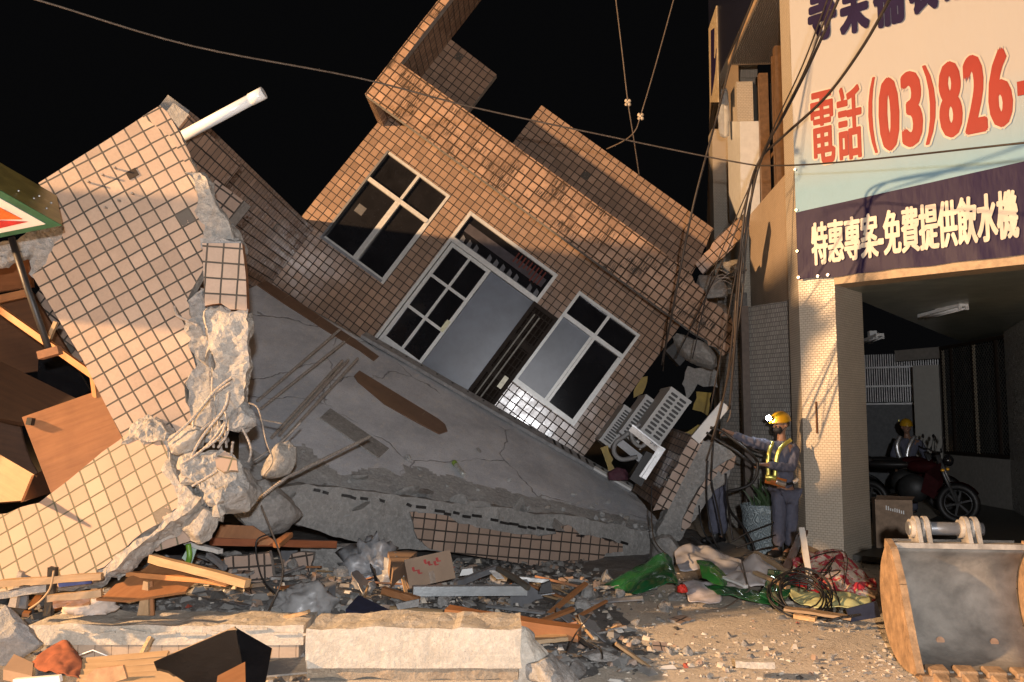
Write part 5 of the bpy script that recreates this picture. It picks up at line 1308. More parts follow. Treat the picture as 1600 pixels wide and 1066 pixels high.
# ================================================================ cables
def cable(label, pts, r, mat='cable', k=6, group=None, name='cable', n=6):
    m = nb(); tube(m, [P(*p) for p in pts], r, n, spline=k); return tag(fin(name, m, M[mat]), label, 'cable', group)
cable('long overhead cable crossing the whole street in front of the tilted house', [(-60,-30,5.6),(65,2,5.9),(300,72,6.6),(560,122,7.3),(740,168,7.8),(950,213,8.3),(1110,246,8.6),(1183,259,8.7)], .008, 'cable_old', name='overhead_cable')
cable('dark overhead cable running right across the banner from the cable bundle', [(1183,259,8.7),(1250,258,8.2),(1330,252,7.6),(1420,243,7.0),(1520,232,6.4),(1640,219,5.9)], .008, name='overhead_cable')
def insul(x, y, Y):
    m = nb()
    for dx, dy, r in ((-3,-3,.03), (3,-3,.028), (-3,4,.028), (3,4,.03), (0,0,.03)): ball(m, P(x+dx*.8, y+dy*.8, Y), r*.66, seg=10)
    return m
for pts, ins, lb in (([(960,-20,9),(972,80,9),(981,158,9),(990,215,9.2),(999,275,9.6)], (981,160), 'left'), ([(1058,-20,9),(1025,100,9),(1001,181,9),(992,205,9),(975,220,9.2),(948,233,9.5)], (1001,182), 'right')):
    t = thing('guy_wire', 'thin '+('straight wire with higher insulator' if lb == 'left' else 'curling wire with lower insulator')+' hanging in the black sky', 'wire', P(*pts[2]))
    m = nb(); tube(m, [P(*p) for p in pts], .007, 6, spline=6); fin('wire_strand', m, M['cable_old'], t)
    fin('insulator', insul(ins[0], ins[1], 8.96), plain('old_porcelain', (.42,.34,.24), .6, 0, .4, 30, .4), t)
GB = 'cables sagging down the corner building'
B = [
 ('thick cable crossing the banner from its top middle down to the bundle', [(1400,-20,6.2),(1350,70,6.8),(1290,152,7.5),(1225,212,8.4),(1190,246,8.9),(1172,290,8.9),(1160,360,8.9),(1150,470,9.2),(1135,600,9.6),(1112,690,9.8)], .014),
 ('cable hanging from the banner corner down past the alley', [(1318,-20,6.6),(1270,90,7.2),(1225,180,8.0),(1192,240,8.8),(1172,320,8.9),(1158,420,9.0),(1150,520,9.2),(1140,640,9.5)], .013),
 ('second thin cable beside the bundle at the banner corner', [(1300,-20,6.65),(1255,100,7.3),(1212,192,8.1),(1184,262,8.9),(1150,340,9.2),(1110,440,9.6),(1082,560,10.4)], .007),
 ('third thin cable beside the bundle at the banner corner', [(1308,-20,6.62),(1262,100,7.25),(1220,186,8.05),(1186,262,8.86),(1164,350,8.95),(1142,470,9.2),(1110,640,9.8)], .007),
 ('cable stretched from the signboard down over the fascia', [(1185,-20,9.4),(1150,70,9.5),(1118,190,9.6),(1086,310,9.7),(1065,410,9.8),(1050,490,10.0),(1034,570,10.4)], .013),
 ('loose cable hanging in front of the dark alley corner', [(1178,275,8.9),(1166,380,9.0),(1158,480,9.1),(1142,570,9.4),(1122,660,9.8),(1104,720,9.9)], .010),
 ('cable dropping straight from the bundle to the parapet', [(1176,280,8.9),(1146,370,9.0),(1100,470,9.6),(1056,560,10.4)], .008),
]
for lb, pts, r in B: cable(lb, pts, r, group=GB)
yl = cable('yellowish bare wire hanging beside the alley wall', [(1150,470,9.15),(1146,560,9.4),(1142,640,9.5),(1136,660,9.6)], .006, 'cable_old')
GC = 'black hoses the worker is holding'
for lb, pts, r in (('upper black hose led from the parapet to the lower hand', [(1110,668,9.9),(1128,674,9.85),(1150,690,9.8),(1172,708,9.8),(1184,722,9.85)], .017),
    ('lower black hose led from the parapet to the lower hand', [(1104,676,9.9),(1122,688,9.85),(1148,704,9.8),(1168,720,9.8),(1182,728,9.85)], .015),
    ('black hose looping from the lower hand back to the parapet', [(1184,722,9.82),(1182,742,9.82),(1172,757,9.85),(1152,765,9.9),(1138,768,9.95),(1136,780,10),(1142,800,10.1),(1160,822,10.2),(1176,850,10.2),(1180,868,10.2)], .017),
    ('black hose running under the raised sleeve to the waist', [(1152,688,9.95),(1172,700,10.0),(1190,708,10.0),(1200,712,10.1)], .014),
    ('black hose hanging from the parapet to the ground', [(1134,740,10),(1136,775,10),(1140,810,10.1),(1145,845,10.1)], .014)):
    cable(lb, pts, r, 'black', group=GC)
GD = 'cables lying at the foot of the alley'
for lb, pts in (('black cable drooping left of the alley foot', [(1092,790,10.2),(1096,820,10.1),(1106,842,10.1),(1120,858,10.1)]), ('black cable hanging from the parapet edge to the dark board', [(1106,720,9.9),(1104,760,9.9),(1106,800,10),(1114,838,10),(1124,858,10)]),
   ('black cable crossing low before the flower pot', [(1140,848,10.0),(1170,832,10.0),(1215,815,10.1)]), ('black cable crossing lowest before the flower pot', [(1150,856,9.9),(1180,846,9.9),(1212,836,10.0)]), ('black cable on the ground beside the worker', [(1160,868,9.8),(1190,858,9.8),(1216,854,9.9)]), ('thin black cable trailing down the parapet core', [(1116,672,9.9),(1113,720,9.9),(1112,752,9.85),(1120,790,9.9),(1130,840,9.95)]),
   ('black cable tail looping on the ground by the parapet foot', [(1062,858,9.8),(1085,862,9.8),(1098,852,9.9),(1080,838,9.9)])):
    cable(lb, pts, .010, 'black', group=GD)
cable('thin dark wire hanging from the slab end to the ground', [(1018,760,10.4),(1018,800,9.4),(1022,842,9.0),(1040,866,8.6)], .006, 'black')
cable('thin loose wire sagging across the fanlight tile', [(1044,490,12.5),(1040,540,12.3),(1036,580,12.0)], .007)
cable('thin twisted wire hanging before the skirting board', [(408,790,6.5),(438,868,6.4),(440,905,6.3),(424,945,6.2),(418,958,6.0)], .007, 'cable_old')
cable('second dark wire hanging before the skirting board', [(420,835,6.5),(400,848,6.5),(408,900,6.4),(432,930,6.3)], .006, 'black')
cable('brown wires sticking up at the end of the door jamb', [(886,1022,5.7),(900,990,5.8),(924,960,5.85)], .005)
cable('thin wire curving over the road by the door jamb', [(900,990,5.75),(915,1000,5.7),(938,1014,5.6),(942,1030,5.55)], .004, 'black')
cable('tan cord lying on the road before the green sheet', [(1104,954,7.6),(1130,950,7.6),(1152,938,7.7),(1172,920,7.75),(1168,912,7.8),(1158,872,8.2)], .007, 'cable_old')

# ================================================================ people
skin_m = plain('skin', (.26,.14,.09), .5, 0, .1, 30, .05)
uni = plain('blue_grey_uniform', (.095,.098,.135), .85, 0, .15, 30, .2)
yhel = plain('yellow_helmet', (.46,.25,.012), .3, 0, .1, 10, .03)
retro = plain('reflective_yellow', (.85,.80,.22), .40, .9, .08, 60, 0); retro_w = plain('reflective_silver', (.97,.97,.99), .40, .98, .06, 60, 0)
vestm = plain('orange_vest', (.42,.12,.02), .7)
def skin_grow(name, chains, parent, mat, sub=2, voxel=None, extra=None, wrinkle=0):
    """one continuous surface grown round connected joints: chains = list of [(point, radius), ...]; joints at the same place are shared"""
    bm = bmesh.new(); vs = {}; rad = {}
    def gv(p, r):
        k = tuple(round(c, 4) for c in p)
        if k not in vs: vs[k] = bm.verts.new(p); rad[k] = r
        return vs[k]
    for ch in chains:
        prev = None
        for p, r in ch:
            v = gv(Vector(p), r)
            if prev is not None and prev is not v and not bm.edges.get((prev, v)): bm.edges.new((prev, v))
            prev = v
    bm.verts.index_update(); keys = list(vs)
    me = bpy.data.meshes.new(name); bm.to_mesh(me); bm.free()
    o = bpy.data.objects.new(name, me); COL.objects.link(o)
    md = o.modifiers.new('skin', 'SKIN'); md.use_smooth_shade = True; md.branch_smoothing = .6
    lay = me.skin_vertices[0] if me.skin_vertices else None
    if lay is None:
        at = me.attributes  # the skin layer appears with the modifier
    for i, k in enumerate(keys):
        r = rad[k]; r = r if isinstance(r, tuple) else (r, r); me.skin_vertices[0].data[i].radius = r; me.skin_vertices[0].data[i].use_root = (i == 0)
    if sub: sd = o.modifiers.new('sub', 'SUBSURF'); sd.levels = sub; sd.render_levels = sub
    dg = bpy.context.evaluated_depsgraph_get(); dg.update()
    me2 = bpy.data.meshes.new_from_object(o.evaluated_get(dg))
    bpy.data.objects.remove(o)
    if extra or voxel:
        b2 = bmesh.new(); b2.from_mesh(me2)
        if extra: extra(b2)
        b2.to_mesh(me2); b2.free()
    if voxel:
        o = bpy.data.objects.new(name, me2); COL.objects.link(o)
        r = o.modifiers.new('rm', 'REMESH'); r.mode = 'VOXEL'; r.voxel_size = voxel; r.use_smooth_shade = True
        s = o.modifiers.new('sm', 'SMOOTH'); s.iterations = 3; s.factor = .5
        dg = bpy.context.evaluated_depsgraph_get(); dg.update()
        me3 = bpy.data.meshes.new_from_object(o.evaluated_get(dg)); bpy.data.objects.remove(o); me2 = me3
    if wrinkle:
        nr = [v.normal.copy() for v in me2.vertices]
        for v, n in zip(me2.vertices, nr): q = Vector((v.co.x*16, v.co.y*16, v.co.z*9)); v.co += n*(abs(noise.noise(q))*1.6-.45+noise.noise(q*2.3)*.4)*wrinkle
    me2.materials.clear()
    for p in me2.polygons: p.use_smooth = True; p.material_index = 0
    me2.name = name
    return link(name, me2, mat, parent)
def hand_chains(wrist, direc, palm_n, curl, s=1.0):
    """palm and five separate fingers bending round what they hold"""
    d = direc.normalized(); n = palm_n.normalized(); n = (n-d*n.dot(d)).normalized(); sd = d.cross(n)
    ch = []; pc = wrist+d*.045*s
    ch.append([(wrist, .024*s), (pc, (.038*s, .018*s))])
    for i, (off, ln) in enumerate(((-.030,.062), (-.010,.072), (.011,.067), (.030,.052))):
        b = wrist+d*.085*s+sd*off*s; q = [(pc, .03*s), (b, .0115*s)]; a = 0; p = b
        for k in range(3):
            a += curl[k]; dd = d*math.cos(a)+n*math.sin(a); p = p+dd*(ln*s*(.45, .33, .26)[k]); q.append((p, (.0102-.0012*k)*s))
        ch.append(q)
    b = wrist+d*.03*s+sd*(-.036)*s; t1 = b+(d*.6-sd*.65+n*.35).normalized()*.034*s; t2 = t1+(d*.75-sd*.1+n*.6).normalized()*.030*s
    ch.append([(pc, .03*s), (b, .014*s), (t1, .0115*s), (t2, .0095*s)])
    return ch
def head_extra(c, fwd, up, s=1.0):
    f = fwd.normalized(); u = (up-f*up.dot(f)).normalized(); r = f.cross(u)
    Mx = Matrix((r, f, u)).transposed()
    def add(bm):
        def b(x, y, z, rx, ry, rz): ball(bm, c+r*x*s+f*y*s+u*z*s, rx*s, ry*s, rz*s, 16, M=Mx)
        b(0, -.008, .03, .076, .095, .092); b(0, .012, -.045, .060, .074, .066); b(0, .045, -.085, .034, .034, .026)
        b(0, .098, -.018, .013, .020, .024); b(0, .092, .018, .055, .012, .010)
        for k in (-1, 1): b(.078*k, -.012, -.01, .010, .022, .032); b(.036*k, .076, -.03, .018, .014, .016)
        b(0, .082, -.066, .026, .012, .010)
    return add, Mx, r, f, u
def worker(label, J, fwd, up, hands, sc_=1.0, mask=True, lampon=True, vest=True, voxel=.011):
    t = thing('person', label, 'person', J['base'])
    hc = J['head']; add, Mx, r, f, u = head_extra(hc, fwd, up, sc_)
    ch = [[(J['pelvis'], .105), (J['spine'], .10), (J['chest'], (.135, .105)), (J['neck'], .052), (hc-u*.03, .055)]]
    for k in 'RL':
        ch.append([(J['chest'], .12), (J['sh'+k], .062), (J['el'+k], .042), (J['wr'+k], .027)])
        ch.append([(J['pelvis'], .105), (J['hip'+k], .085), (J['kn'+k], .055), (J['an'+k], .038), (J['to'+k], .035)])
        if k in hands: ch += hand_chains(J['wr'+k], *hands[k])
    skin_grow('body', ch, t, skin_m, 1, voxel*.8, add)
    up_ = [[(J['pelvis'], (.150, .120)), (J['spine'], (.148, .118)), (J['chest'], (.165, .125)), (J['chest'].lerp(J['neck'], .75), (.085, .075))]]
    for k in 'RL':
        w_ = J['el'+k].lerp(J['wr'+k], .90)
        up_.append([(J['chest'], .14), (J['sh'+k], .082), (J['sh'+k].lerp(J['el'+k], .5), .070), (J['el'+k], .062), (w_, .046)])
    skin_grow('jacket', up_, t, uni, 3, None, wrinkle=.013)
    lg = []
    for k in 'RL':
        lg.append([(J['pelvis'], (.128, .11)), (J['hip'+k], .094), (J['kn'+k], .080), (J['an'+k].lerp(J['kn'+k], .06), .072)])
    skin_grow('trousers', lg, t, uni, 3, None, wrinkle=.014)
    for k in 'RL':
        bm = nb(); d = (J['to'+k]-J['an'+k]); d.z = 0; 
        M3 = Matrix.Rotation(math.atan2(d.y, d.x), 3, 'Z'); q = J['an'+k].copy(); q.z -= .045
        ball(bm, q+d.normalized()*.06, .14, .052, .05, 14, M=M3); ball(bm, q+Vector((0, 0, .05)), .052, .05, .07, 12); fin('boot', bm, M['black'], t)
    # helmet with brim, band and head lamp
    bm = nb(); L = bm.loops.layers.uv.verify(); rings = []; R_ = .113*sc_
    for i in range(9):
        a = i/8*math.pi/2; rr = R_*math.cos(a); z = R_*.95*math.sin(a)
        rings.append([bm.verts.new(hc+u*(.045*sc_+z)+(r*math.cos(2*math.pi*k/24)*.92+f*math.sin(2*math.pi*k/24)*1.12)*max(rr, .002)) for k in range(24)])
    brim = [bm.verts.new(hc+u*(.034*sc_-(.012 if math.sin(2*math.pi*k/24) > 0 else 0))+(r*math.cos(2*math.pi*k/24)*.99+f*math.sin(2*math.pi*k/24)*(1.36 if math.sin(2*math.pi*k/24) > 0 else 1.18))*R_) for k in range(24)]
    rings = [brim]+rings
    for a, b in zip(rings, rings[1:]):
        for k in range(24): bm.faces.new([a[k], a[(k+1) % 24], b[(k+1) % 24], b[k]]).smooth = True
    bmesh.ops.recalc_face_normals(bm, faces=bm.faces); bmesh.ops.solidify(bm, geom=list(bm.faces), thickness=.004)
    hl = fin('helmet', bm, yhel, t)
    bm = nb(); bar(bm, hc+u*.105*sc_-f*.07+r*.108, hc+u*.105*sc_-f*.02+r*.118, .03, .006, r); fin('reflector', bm, retro, hl)
    bm = nb(); tube(bm, [hc+u*.035-f*.05+r*.085, hc-u*.04+f*.01+r*.074, hc-u*.11+f*.045+r*.02, hc-u*.11+f*.045-r*.02, hc-u*.04+f*.01-r*.074, hc+u*.035-f*.05-r*.085], .006, 6); fin('chin_strap', bm, M['black'], t)
    if lampon:
        q = hc+u*.085*sc_+f*.137*sc_; bm = nb(); tube(bm, [q, q+f*.03], .026, 14); hd = fin('headlamp', bm, M['black'], hl)
        bm = nb(); ball(bm, q+f*.032-u*.0, .030, seg=14); fin('lamp_lens', bm, plain('lit_lens', (.9,.95,1), .3, emit=(.85,.93,1), es=150), hd)
    if mask:
        bm = nb(); ball(bm, hc+f*.055-u*.055, .062*sc_, .055*sc_, .052*sc_, 18, M=Mx); fin('face_mask', bm, plain('black_mask', (.013,.013,.015), .7), t)
    bm = nb()
    for k in (-1, 1): ball(bm, hc+f*.088+r*.033*k+u*.006, .011, .006, .006, 10, M=Mx)
    fin('eyes', bm, plain('eye_dark', (.02,.015,.012), .2), t)
    bm = nb(); bmesh.ops.create_uvsphere(bm, u_segments=16, v_segments=10, radius=1, matrix=Matrix.Translation(hc-f*.022+u*.02) @ Mx.to_4x4() @ Matrix.Diagonal((.081*sc_, .090*sc_, .080*sc_, 1))); fin('hair', bm, plain('black_hair', (.01,.009,.008), .6), t)
    return t
def strap(t, pts, wid, mat, up, name='vest_strap', spl=5):
    bm = nb(); pts = cat([Vector(p) for p in pts], spl); pr = None
    for i, p in enumerate(pts):
        d = (pts[min(i+1, len(pts)-1)]-pts[max(i-1, 0)]).normalized(); s = d.cross(up).normalized()*wid/2
        cur = (bm.verts.new(p-s), bm.verts.new(p+s))
        if pr: bm.faces.new([pr[0], cur[0], cur[1], pr[1]]).smooth = True
        pr = cur
    bmesh.ops.recalc_face_normals(bm, faces=bm.faces); bmesh.ops.solidify(bm, geom=list(bm.faces), thickness=.006)
    return fin(name, bm, mat, t)
Yw = 10.15
J = dict(base=Vector((P(1222, 866, Yw).x, Yw, 0)), pelvis=P(1227, 768, Yw), spine=P(1226, 740, Yw), chest=P(1223, 708, Yw), neck=P(1221, 684, Yw), head=P(1220, 663, Yw-.02),
  shR=P(1205, 697, Yw-.06), elR=P(1168, 690, Yw-.16), wrR=P(1141, 676, Yw-.20), shL=P(1242, 697, Yw+.02), elL=P(1236, 732, Yw-.14), wrL=P(1194, 726, Yw-.28),
  hipR=P(1217, 774, Yw-.02), knR=P(1217, 820, Yw-.04), anR=P(1216, 858, Yw), toR=P(1203, 866, Yw-.10), hipL=P(1237, 774, Yw+.02), knL=P(1236, 820, Yw), anL=P(1235, 858, Yw+.04), toL=P(1226, 866, Yw-.10))
w1_ = worker('helmeted worker in blue grey uniform with lit headlamp pulling black hoses beside the corner pillar', J, Vector((-1, -.45, -.08)), Vector((.05, 0, 1)),
    {'R': (Vector((-1, 0, .28)), Vector((0, -.6, -.8)), (.5, .8, .7)), 'L': (Vector((-1, -.1, .05)), Vector((.1, .1, -1)), (.9, 1.1, .8))})
fz = Vector((-.25, -1, 0)).normalized()
def torso(px, py, d): return P(px, py, Yw-d)
strap(w1_, [torso(1207, 690, .10), torso(1202, 706, .19), torso(1200, 722, .20), torso(1201, 752, .19)], .045, retro, Vector((.30, .95, 0)))
strap(w1_, [torso(1236, 687, .09), torso(1222, 698, .17), torso(1214, 714, .185), torso(1210, 752, .19)], .045, retro, Vector((.30, .95, 0)))
strap(w1_, [torso(1196, 748, .17), torso(1212, 752, .20), torso(1228, 756, .18)], .10, vestm, Vector((.30, .95, 0)), 'vest_front')
strap(w1_, [torso(1196, 746, .185), torso(1205, 746, .21), torso(1213, 748, .21)], .055, retro, Vector((.30, .95, 0)), 'vest_belt')
strap(w1_, [torso(1213, 752, .212), torso(1220, 755, .20), torso(1228, 757, .19)], .06, retro_w, Vector((.30, .95, 0)), 'vest_belt')
strap(w1_, [torso(1228, 757, .175), torso(1238, 755, .14), torso(1246, 750, .05)], .03, M['black'], Vector((.30, .95, 0)), 'waist_belt')
strap(w1_, [torso(1239, 754, .155), torso(1243, 752, .12), torso(1246, 748, .06)], .045, retro_w, Vector((.30, .95, 0)), 'vest_belt')
# second worker deep in the arcade
Y2 = 15.6
J2 = dict(base=Vector((P(1417, 800, Y2).x, Y2, .08)), pelvis=P(1419, 735, Y2), spine=P(1419, 715, Y2), chest=P(1418, 695, Y2), neck=P(1417, 680, Y2), head=P(1416, 667, Y2-.02),
  shR=P(1402, 690, Y2), elR=P(1396, 712, Y2+.02), wrR=P(1400, 732, Y2-.16), shL=P(1436, 690, Y2), elL=P(1446, 712, Y2+.02), wrL=P(1440, 732, Y2-.16),
  hipR=P(1411, 742, Y2), knR=P(1410, 772, Y2-.03), anR=P(1410, 800, Y2+.03), toR=P(1408, 806, Y2-.1), hipL=P(1427, 742, Y2), knL=P(1428, 772, Y2-.03), anL=P(1428, 800, Y2+.03), toL=P(1430, 806, Y2-.1))
w2_ = worker('second helmeted worker with glowing white vest straps standing behind the motorcycle', J2, Vector((-.15, -1, -.1)), Vector((0, 0, 1)), {'R': (Vector((.1, -.5, -1)), Vector((1, 0, 0)), (.3, .4, .3)), 'L': (Vector((-.1, -.5, -1)), Vector((-1, 0, 0)), (.3, .4, .3))}, mask=False, lampon=False)
def t2(px, py, d): return P(px, py, Y2-d)
strap(w2_, [t2(1407, 681, .16), t2(1402, 694, .19), t2(1403, 706, .19), t2(1407, 716, .19)], .085, retro_w, Vector((.36, .93, .02)))
strap(w2_, [t2(1430, 681, .16), t2(1422, 694, .19), t2(1418, 708, .19), t2(1417, 724, .19)], .075, retro_w, Vector((.36, .93, .02)))
strap(w2_, [t2(1402, 728, .17), t2(1410, 730, .2), t2(1418, 731, .2)], .05, retro_w, Vector((.36, .93, .02)), 'vest_belt')
strap(w2_, [t2(1424, 731, .2), t2(1432, 729, .19), t2(1438, 726, .15)], .05, retro_w, Vector((.36, .93, .02)), 'vest_belt')
# third person bending down behind the parapet: the legs are what one sees
Y3 = 11.0
J3 = dict(base=Vector((P(1122, 840, Y3).x, Y3, 0)), pelvis=P(1118, 742, Y3), spine=P(1108, 728, Y3-.05), chest=P(1096, 716, Y3-.08), neck=P(1086, 714, Y3-.1), head=P(1078, 718, Y3-.12),
  shR=P(1090, 722, Y3-.25), elR=P(1082, 742, Y3-.3), wrR=P(1074, 758, Y3-.25), shL=P(1100, 714, Y3+.1), elL=P(1090, 738, Y3+.14), wrL=P(1080, 756, Y3+.1),
  hipR=P(1114, 750, Y3-.08), knR=P(1115, 795, Y3-.10), anR=P(1117, 838, Y3-.06), toR=P(1106, 845, Y3-.1), hipL=P(1124, 750, Y3+.08), knL=P(1126, 795, Y3+.06), anL=P(1128, 838, Y3+.08), toL=P(1120, 845, Y3))
worker('person in blue grey trousers bending down behind the broken parapet', J3, Vector((-.6, -.3, -.7)), Vector((-.7, 0, .6)), {'R': (Vector((-.4, 0, -1)), Vector((0, 1, 0)), (.3, .4, .3)), 'L': (Vector((-.4, 0, -1)), Vector((0, 1, 0)), (.3, .4, .3))}, lampon=False)

# ================================================================ flower pot, motorcycle, box in the arcade
pt = thing('flower_pot', 'carved pale blue flower pot with spiky plant behind the worker', 'flower pot', P(1196, 860, 10.9))
c = P(1196, 860, 10.9); c.z = 0
bm = nb(); prof = [(.20,0),(.22,.04),(.22,.10),(.26,.16),(.275,.40),(.29,.44),(.29,.47),(.26,.47),(.25,.40)]; rings = []
for r_, z in prof: rings.append([bm.verts.new(c+Vector((r_*math.cos(k*math.pi/16), r_*math.sin(k*math.pi/16), z*1.25))) for k in range(32)])
for a, b in zip(rings, rings[1:]):
    for k in range(32): bm.faces.new([a[k], a[(k+1) % 32], b[(k+1) % 32], b[k]]).smooth = True
potm, nt, b_ = newmat('carved_glaze'); v = objco(nt); wv = N(nt, 'ShaderNodeTexVoronoi'); S(nt, wv, 'Vector', v); S(nt, wv, 'Scale', 13); wv.feature = 'SMOOTH_F1'
rg = mth(nt, 'SINE', mth(nt, 'MULTIPLY', wv.outputs['Distance'], 40)); S(nt, b_, 'Base Color', mixc(nt, ramp(nt, rg, -1, 1), (.22,.27,.29), (.40,.46,.47))); S(nt, b_, 'Roughness', .5); bump(nt, b_, rg, .6, .02)
fin('pot', bm, potm, pt)
bm = nb(); bmesh.ops.create_circle(bm, cap_ends=True, segments=24, radius=.25, matrix=Matrix.Translation(c+Vector((0, 0, .52)))); fin('soil', bm, M['rubble'], pt)
rr = random.Random(3); bm = nb()
for i in range(46):
    a = rr.uniform(0, 6.28); tl = rr.uniform(.12, .55) if i < 30 else rr.uniform(.1, .25); q = c+Vector((rr.uniform(-.12, .12), rr.uniform(-.12, .12), .52)); le = rr.uniform(.1, .7)
    d = Vector((math.cos(a)*le, math.sin(a)*le, 1)).normalized(); s = d.cross(Vector((0, 1, .1))).normalized()*rr.uniform(.008, .018)
    m1 = q+d*tl*.5; e = q+d*tl+Vector((math.cos(a), math.sin(a), -.4))*tl*.12
    quad(bm, [q-s*.6, q+s*.6, m1+s, m1-s]); f = bm.faces.new([bm.verts.new(m1-s), bm.verts.new(m1+s), bm.verts.new(e)])
fin('leaves', bm, plain('dark_leaf', (.03,.06,.02), .5), pt)
def moto(label, P0, yaw):
    t = thing('motorcycle', label, 'motorcycle', P0); A = Matrix.Rotation(yaw, 3, 'Z')
    def g(x, y, z): return P0+A @ Vector((x, y, z))
    blk = M['black_gloss']; redm = plain('red_fairing', (.028,.003,.004), .7, spec=.1); side = A @ Vector((0, 1, 0))
    for x in (0, 1.28):
        bm = nb(); n = 28
        tube(bm, [g(x+.25*math.cos(k*2*math.pi/n), 0, .30+.25*math.sin(k*2*math.pi/n)) for k in range(n+1)], .055, 10, caps=False); wh = fin('wheel', bm, M['black'], t)
        bm = nb(); tube(bm, [g(x+.19*math.cos(k*2*math.pi/n), 0, .30+.19*math.sin(k*2*math.pi/n)) for k in range(n+1)], .014, 8, caps=False)
        for k in range(6): bar(bm, g(x, 0, .30), g(x+.19*math.cos(k*math.pi/3+.3), 0, .30+.19*math.sin(k*math.pi/3+.3)), .03, .02, side)
        cyl(bm, g(x, -.06, .30), g(x, .06, .30), .035); fin('rim', bm, plain('dark_rim', (.05,.05,.05), .4, .5), wh)
        bm = nb(); rgs = []
        for k in range(9):
            th = R(30+k*15) if x else R(20+k*16); rgs.append([bm.verts.new(g(x+.33*math.cos(th), yy, .30+.33*math.sin(th)-abs(yy)*.25)) for yy in (-.08, 0, .08)])
        for a, b in zip(rgs, rgs[1:]):
            for i in range(2): bm.faces.new([a[i], b[i], b[i+1], a[i+1]])
        bmesh.ops.solidify(bm, geom=list(bm.faces), thickness=.01); fin('mudguard', bm, redm if x else blk, t)
    bm = nb(); tube(bm, [g(1.28, .07, .30), g(1.12, .08, .72), g(1.02, .05, 1.02)], .024, 8); tube(bm, [g(1.28, -.07, .30), g(1.12, -.08, .72), g(1.02, -.05, 1.02)], .024, 8); fin('fork', bm, plain('fork_steel', (.12,.12,.12), .4, .6), t)
    bm = nb(); tube(bm, [g(1.0, -.36, 1.10), g(1.04, -.2, 1.06), g(1.04, .2, 1.06), g(1.0, .36, 1.10)], .014, 8); fin('handlebar', bm, M['black'], t)
    for k in (-1, 1):
        bm = nb(); tube(bm, [g(1.03, .25*k, 1.08), g(1.06, .30*k, 1.25)], .007, 6); ball(bm, g(1.06, .31*k, 1.28), .02, .055, .04, 12, M=A); fin('mirror', bm, M['black'], t)
    bm = nb(); ball(bm, g(.80, 0, .84), .24, .11, .10, 18, M=A); fin('tank', bm, redm, t)
    bm = nb(); ball(bm, g(.28, 0, .86), .38, .13, .07, 18, M=A); ball(bm, g(-.05, 0, .92), .14, .11, .07, 14, M=A); fin('seat', bm, M['black'], t)
    bm = nb(); ball(bm, g(.66, 0, .50), .24, .15, .22, 16, M=A); tube(bm, [g(.62, .10, .35), g(.2, .14, .28), g(-.25, .16, .34)], .045, 10); fin('engine', bm, plain('dark_engine', (.03,.03,.03), .5, .3), t)
    for k in (-1, 1):
        bm = nb(); q = [g(1.10, .12*k, .92), g(.88, .17*k, .76), g(.80, .17*k, .46), g(.98, .15*k, .36), g(1.06, .13*k, .62)]; bm.faces.new([bm.verts.new(p) for p in q]); bmesh.ops.solidify(bm, geom=list(bm.faces), thickness=.012); fin('side_fairing', bm, redm, t)
    bm = nb(); ball(bm, g(1.17, 0, .94), .08, .09, .09, 16, M=A); fin('headlight', bm, M['glass_dark'], t)
    bm = nb(); ball(bm, g(1.12, -.17, .80), .03, .025, .025, 12, M=A); ball(bm, g(1.12, .17, .80), .03, .025, .025, 12, M=A); fin('turn_signal', bm, plain('amber_lens', (.9,.42,.03), .3, .3), t)
    bm = nb(); boxuv(bm, Fr(g(-.42, -.16, .95), A @ Vector((1, 0, 0)), Vector((0, 0, 1))), 0, .34, 0, .26, -.32, 0); fin('top_box', bm, M['black'], t)
    return t
p0 = P(1360, 800, 14.0); p0.z = .08
moto('dark red motorcycle parked under the arcade beside the cardboard box', p0, R(-38))
p0 = P(1352, 760, 15.2); p0.z = .08
moto('black motorcycle parked deeper behind the corner pillar', p0, R(-10))
bx = thing('cardboard_box', 'upright brown carton with white print standing under the arcade', 'cardboard box', P(1396, 860, 10.6))
q = P(1370, 860, 10.7); q.z = .08; fb_ = Fr(q, Vector((.96, -.28, 0)), Vector((0, 0, 1)))
m = nb(); boxuv(m, fb_, 0, .42, 0, .58, -.36, 0); fin('box_body', m, plain('cardboard_arcade', (.24,.165,.11), .8), bx)
for nm, pts in (('flap', [(0,.58,0),(.42,.58,0),(.44,.63,.08),(0.02,.64,.07)]), ('flap', [(.42,.58,0),(.42,.58,-.36),(.50,.52,-.34),(.50,.52,-.03)])):
    m = nb(); m.faces.new([m.verts.new(fb_.pt(*p)) for p in pts]); bmesh.ops.solidify(m, geom=list(m.faces), thickness=.005); fin(nm, m, card, bx)
m = nb(); rr = random.Random(2)
for i in range(9): u = .12+i*.024; boxuv(m, fb_, u, u+.012, .46-.006*i, .46-.006*i+rr.uniform(.03, .05), .001, .003)
fin('white_print', m, M['white'], bx)

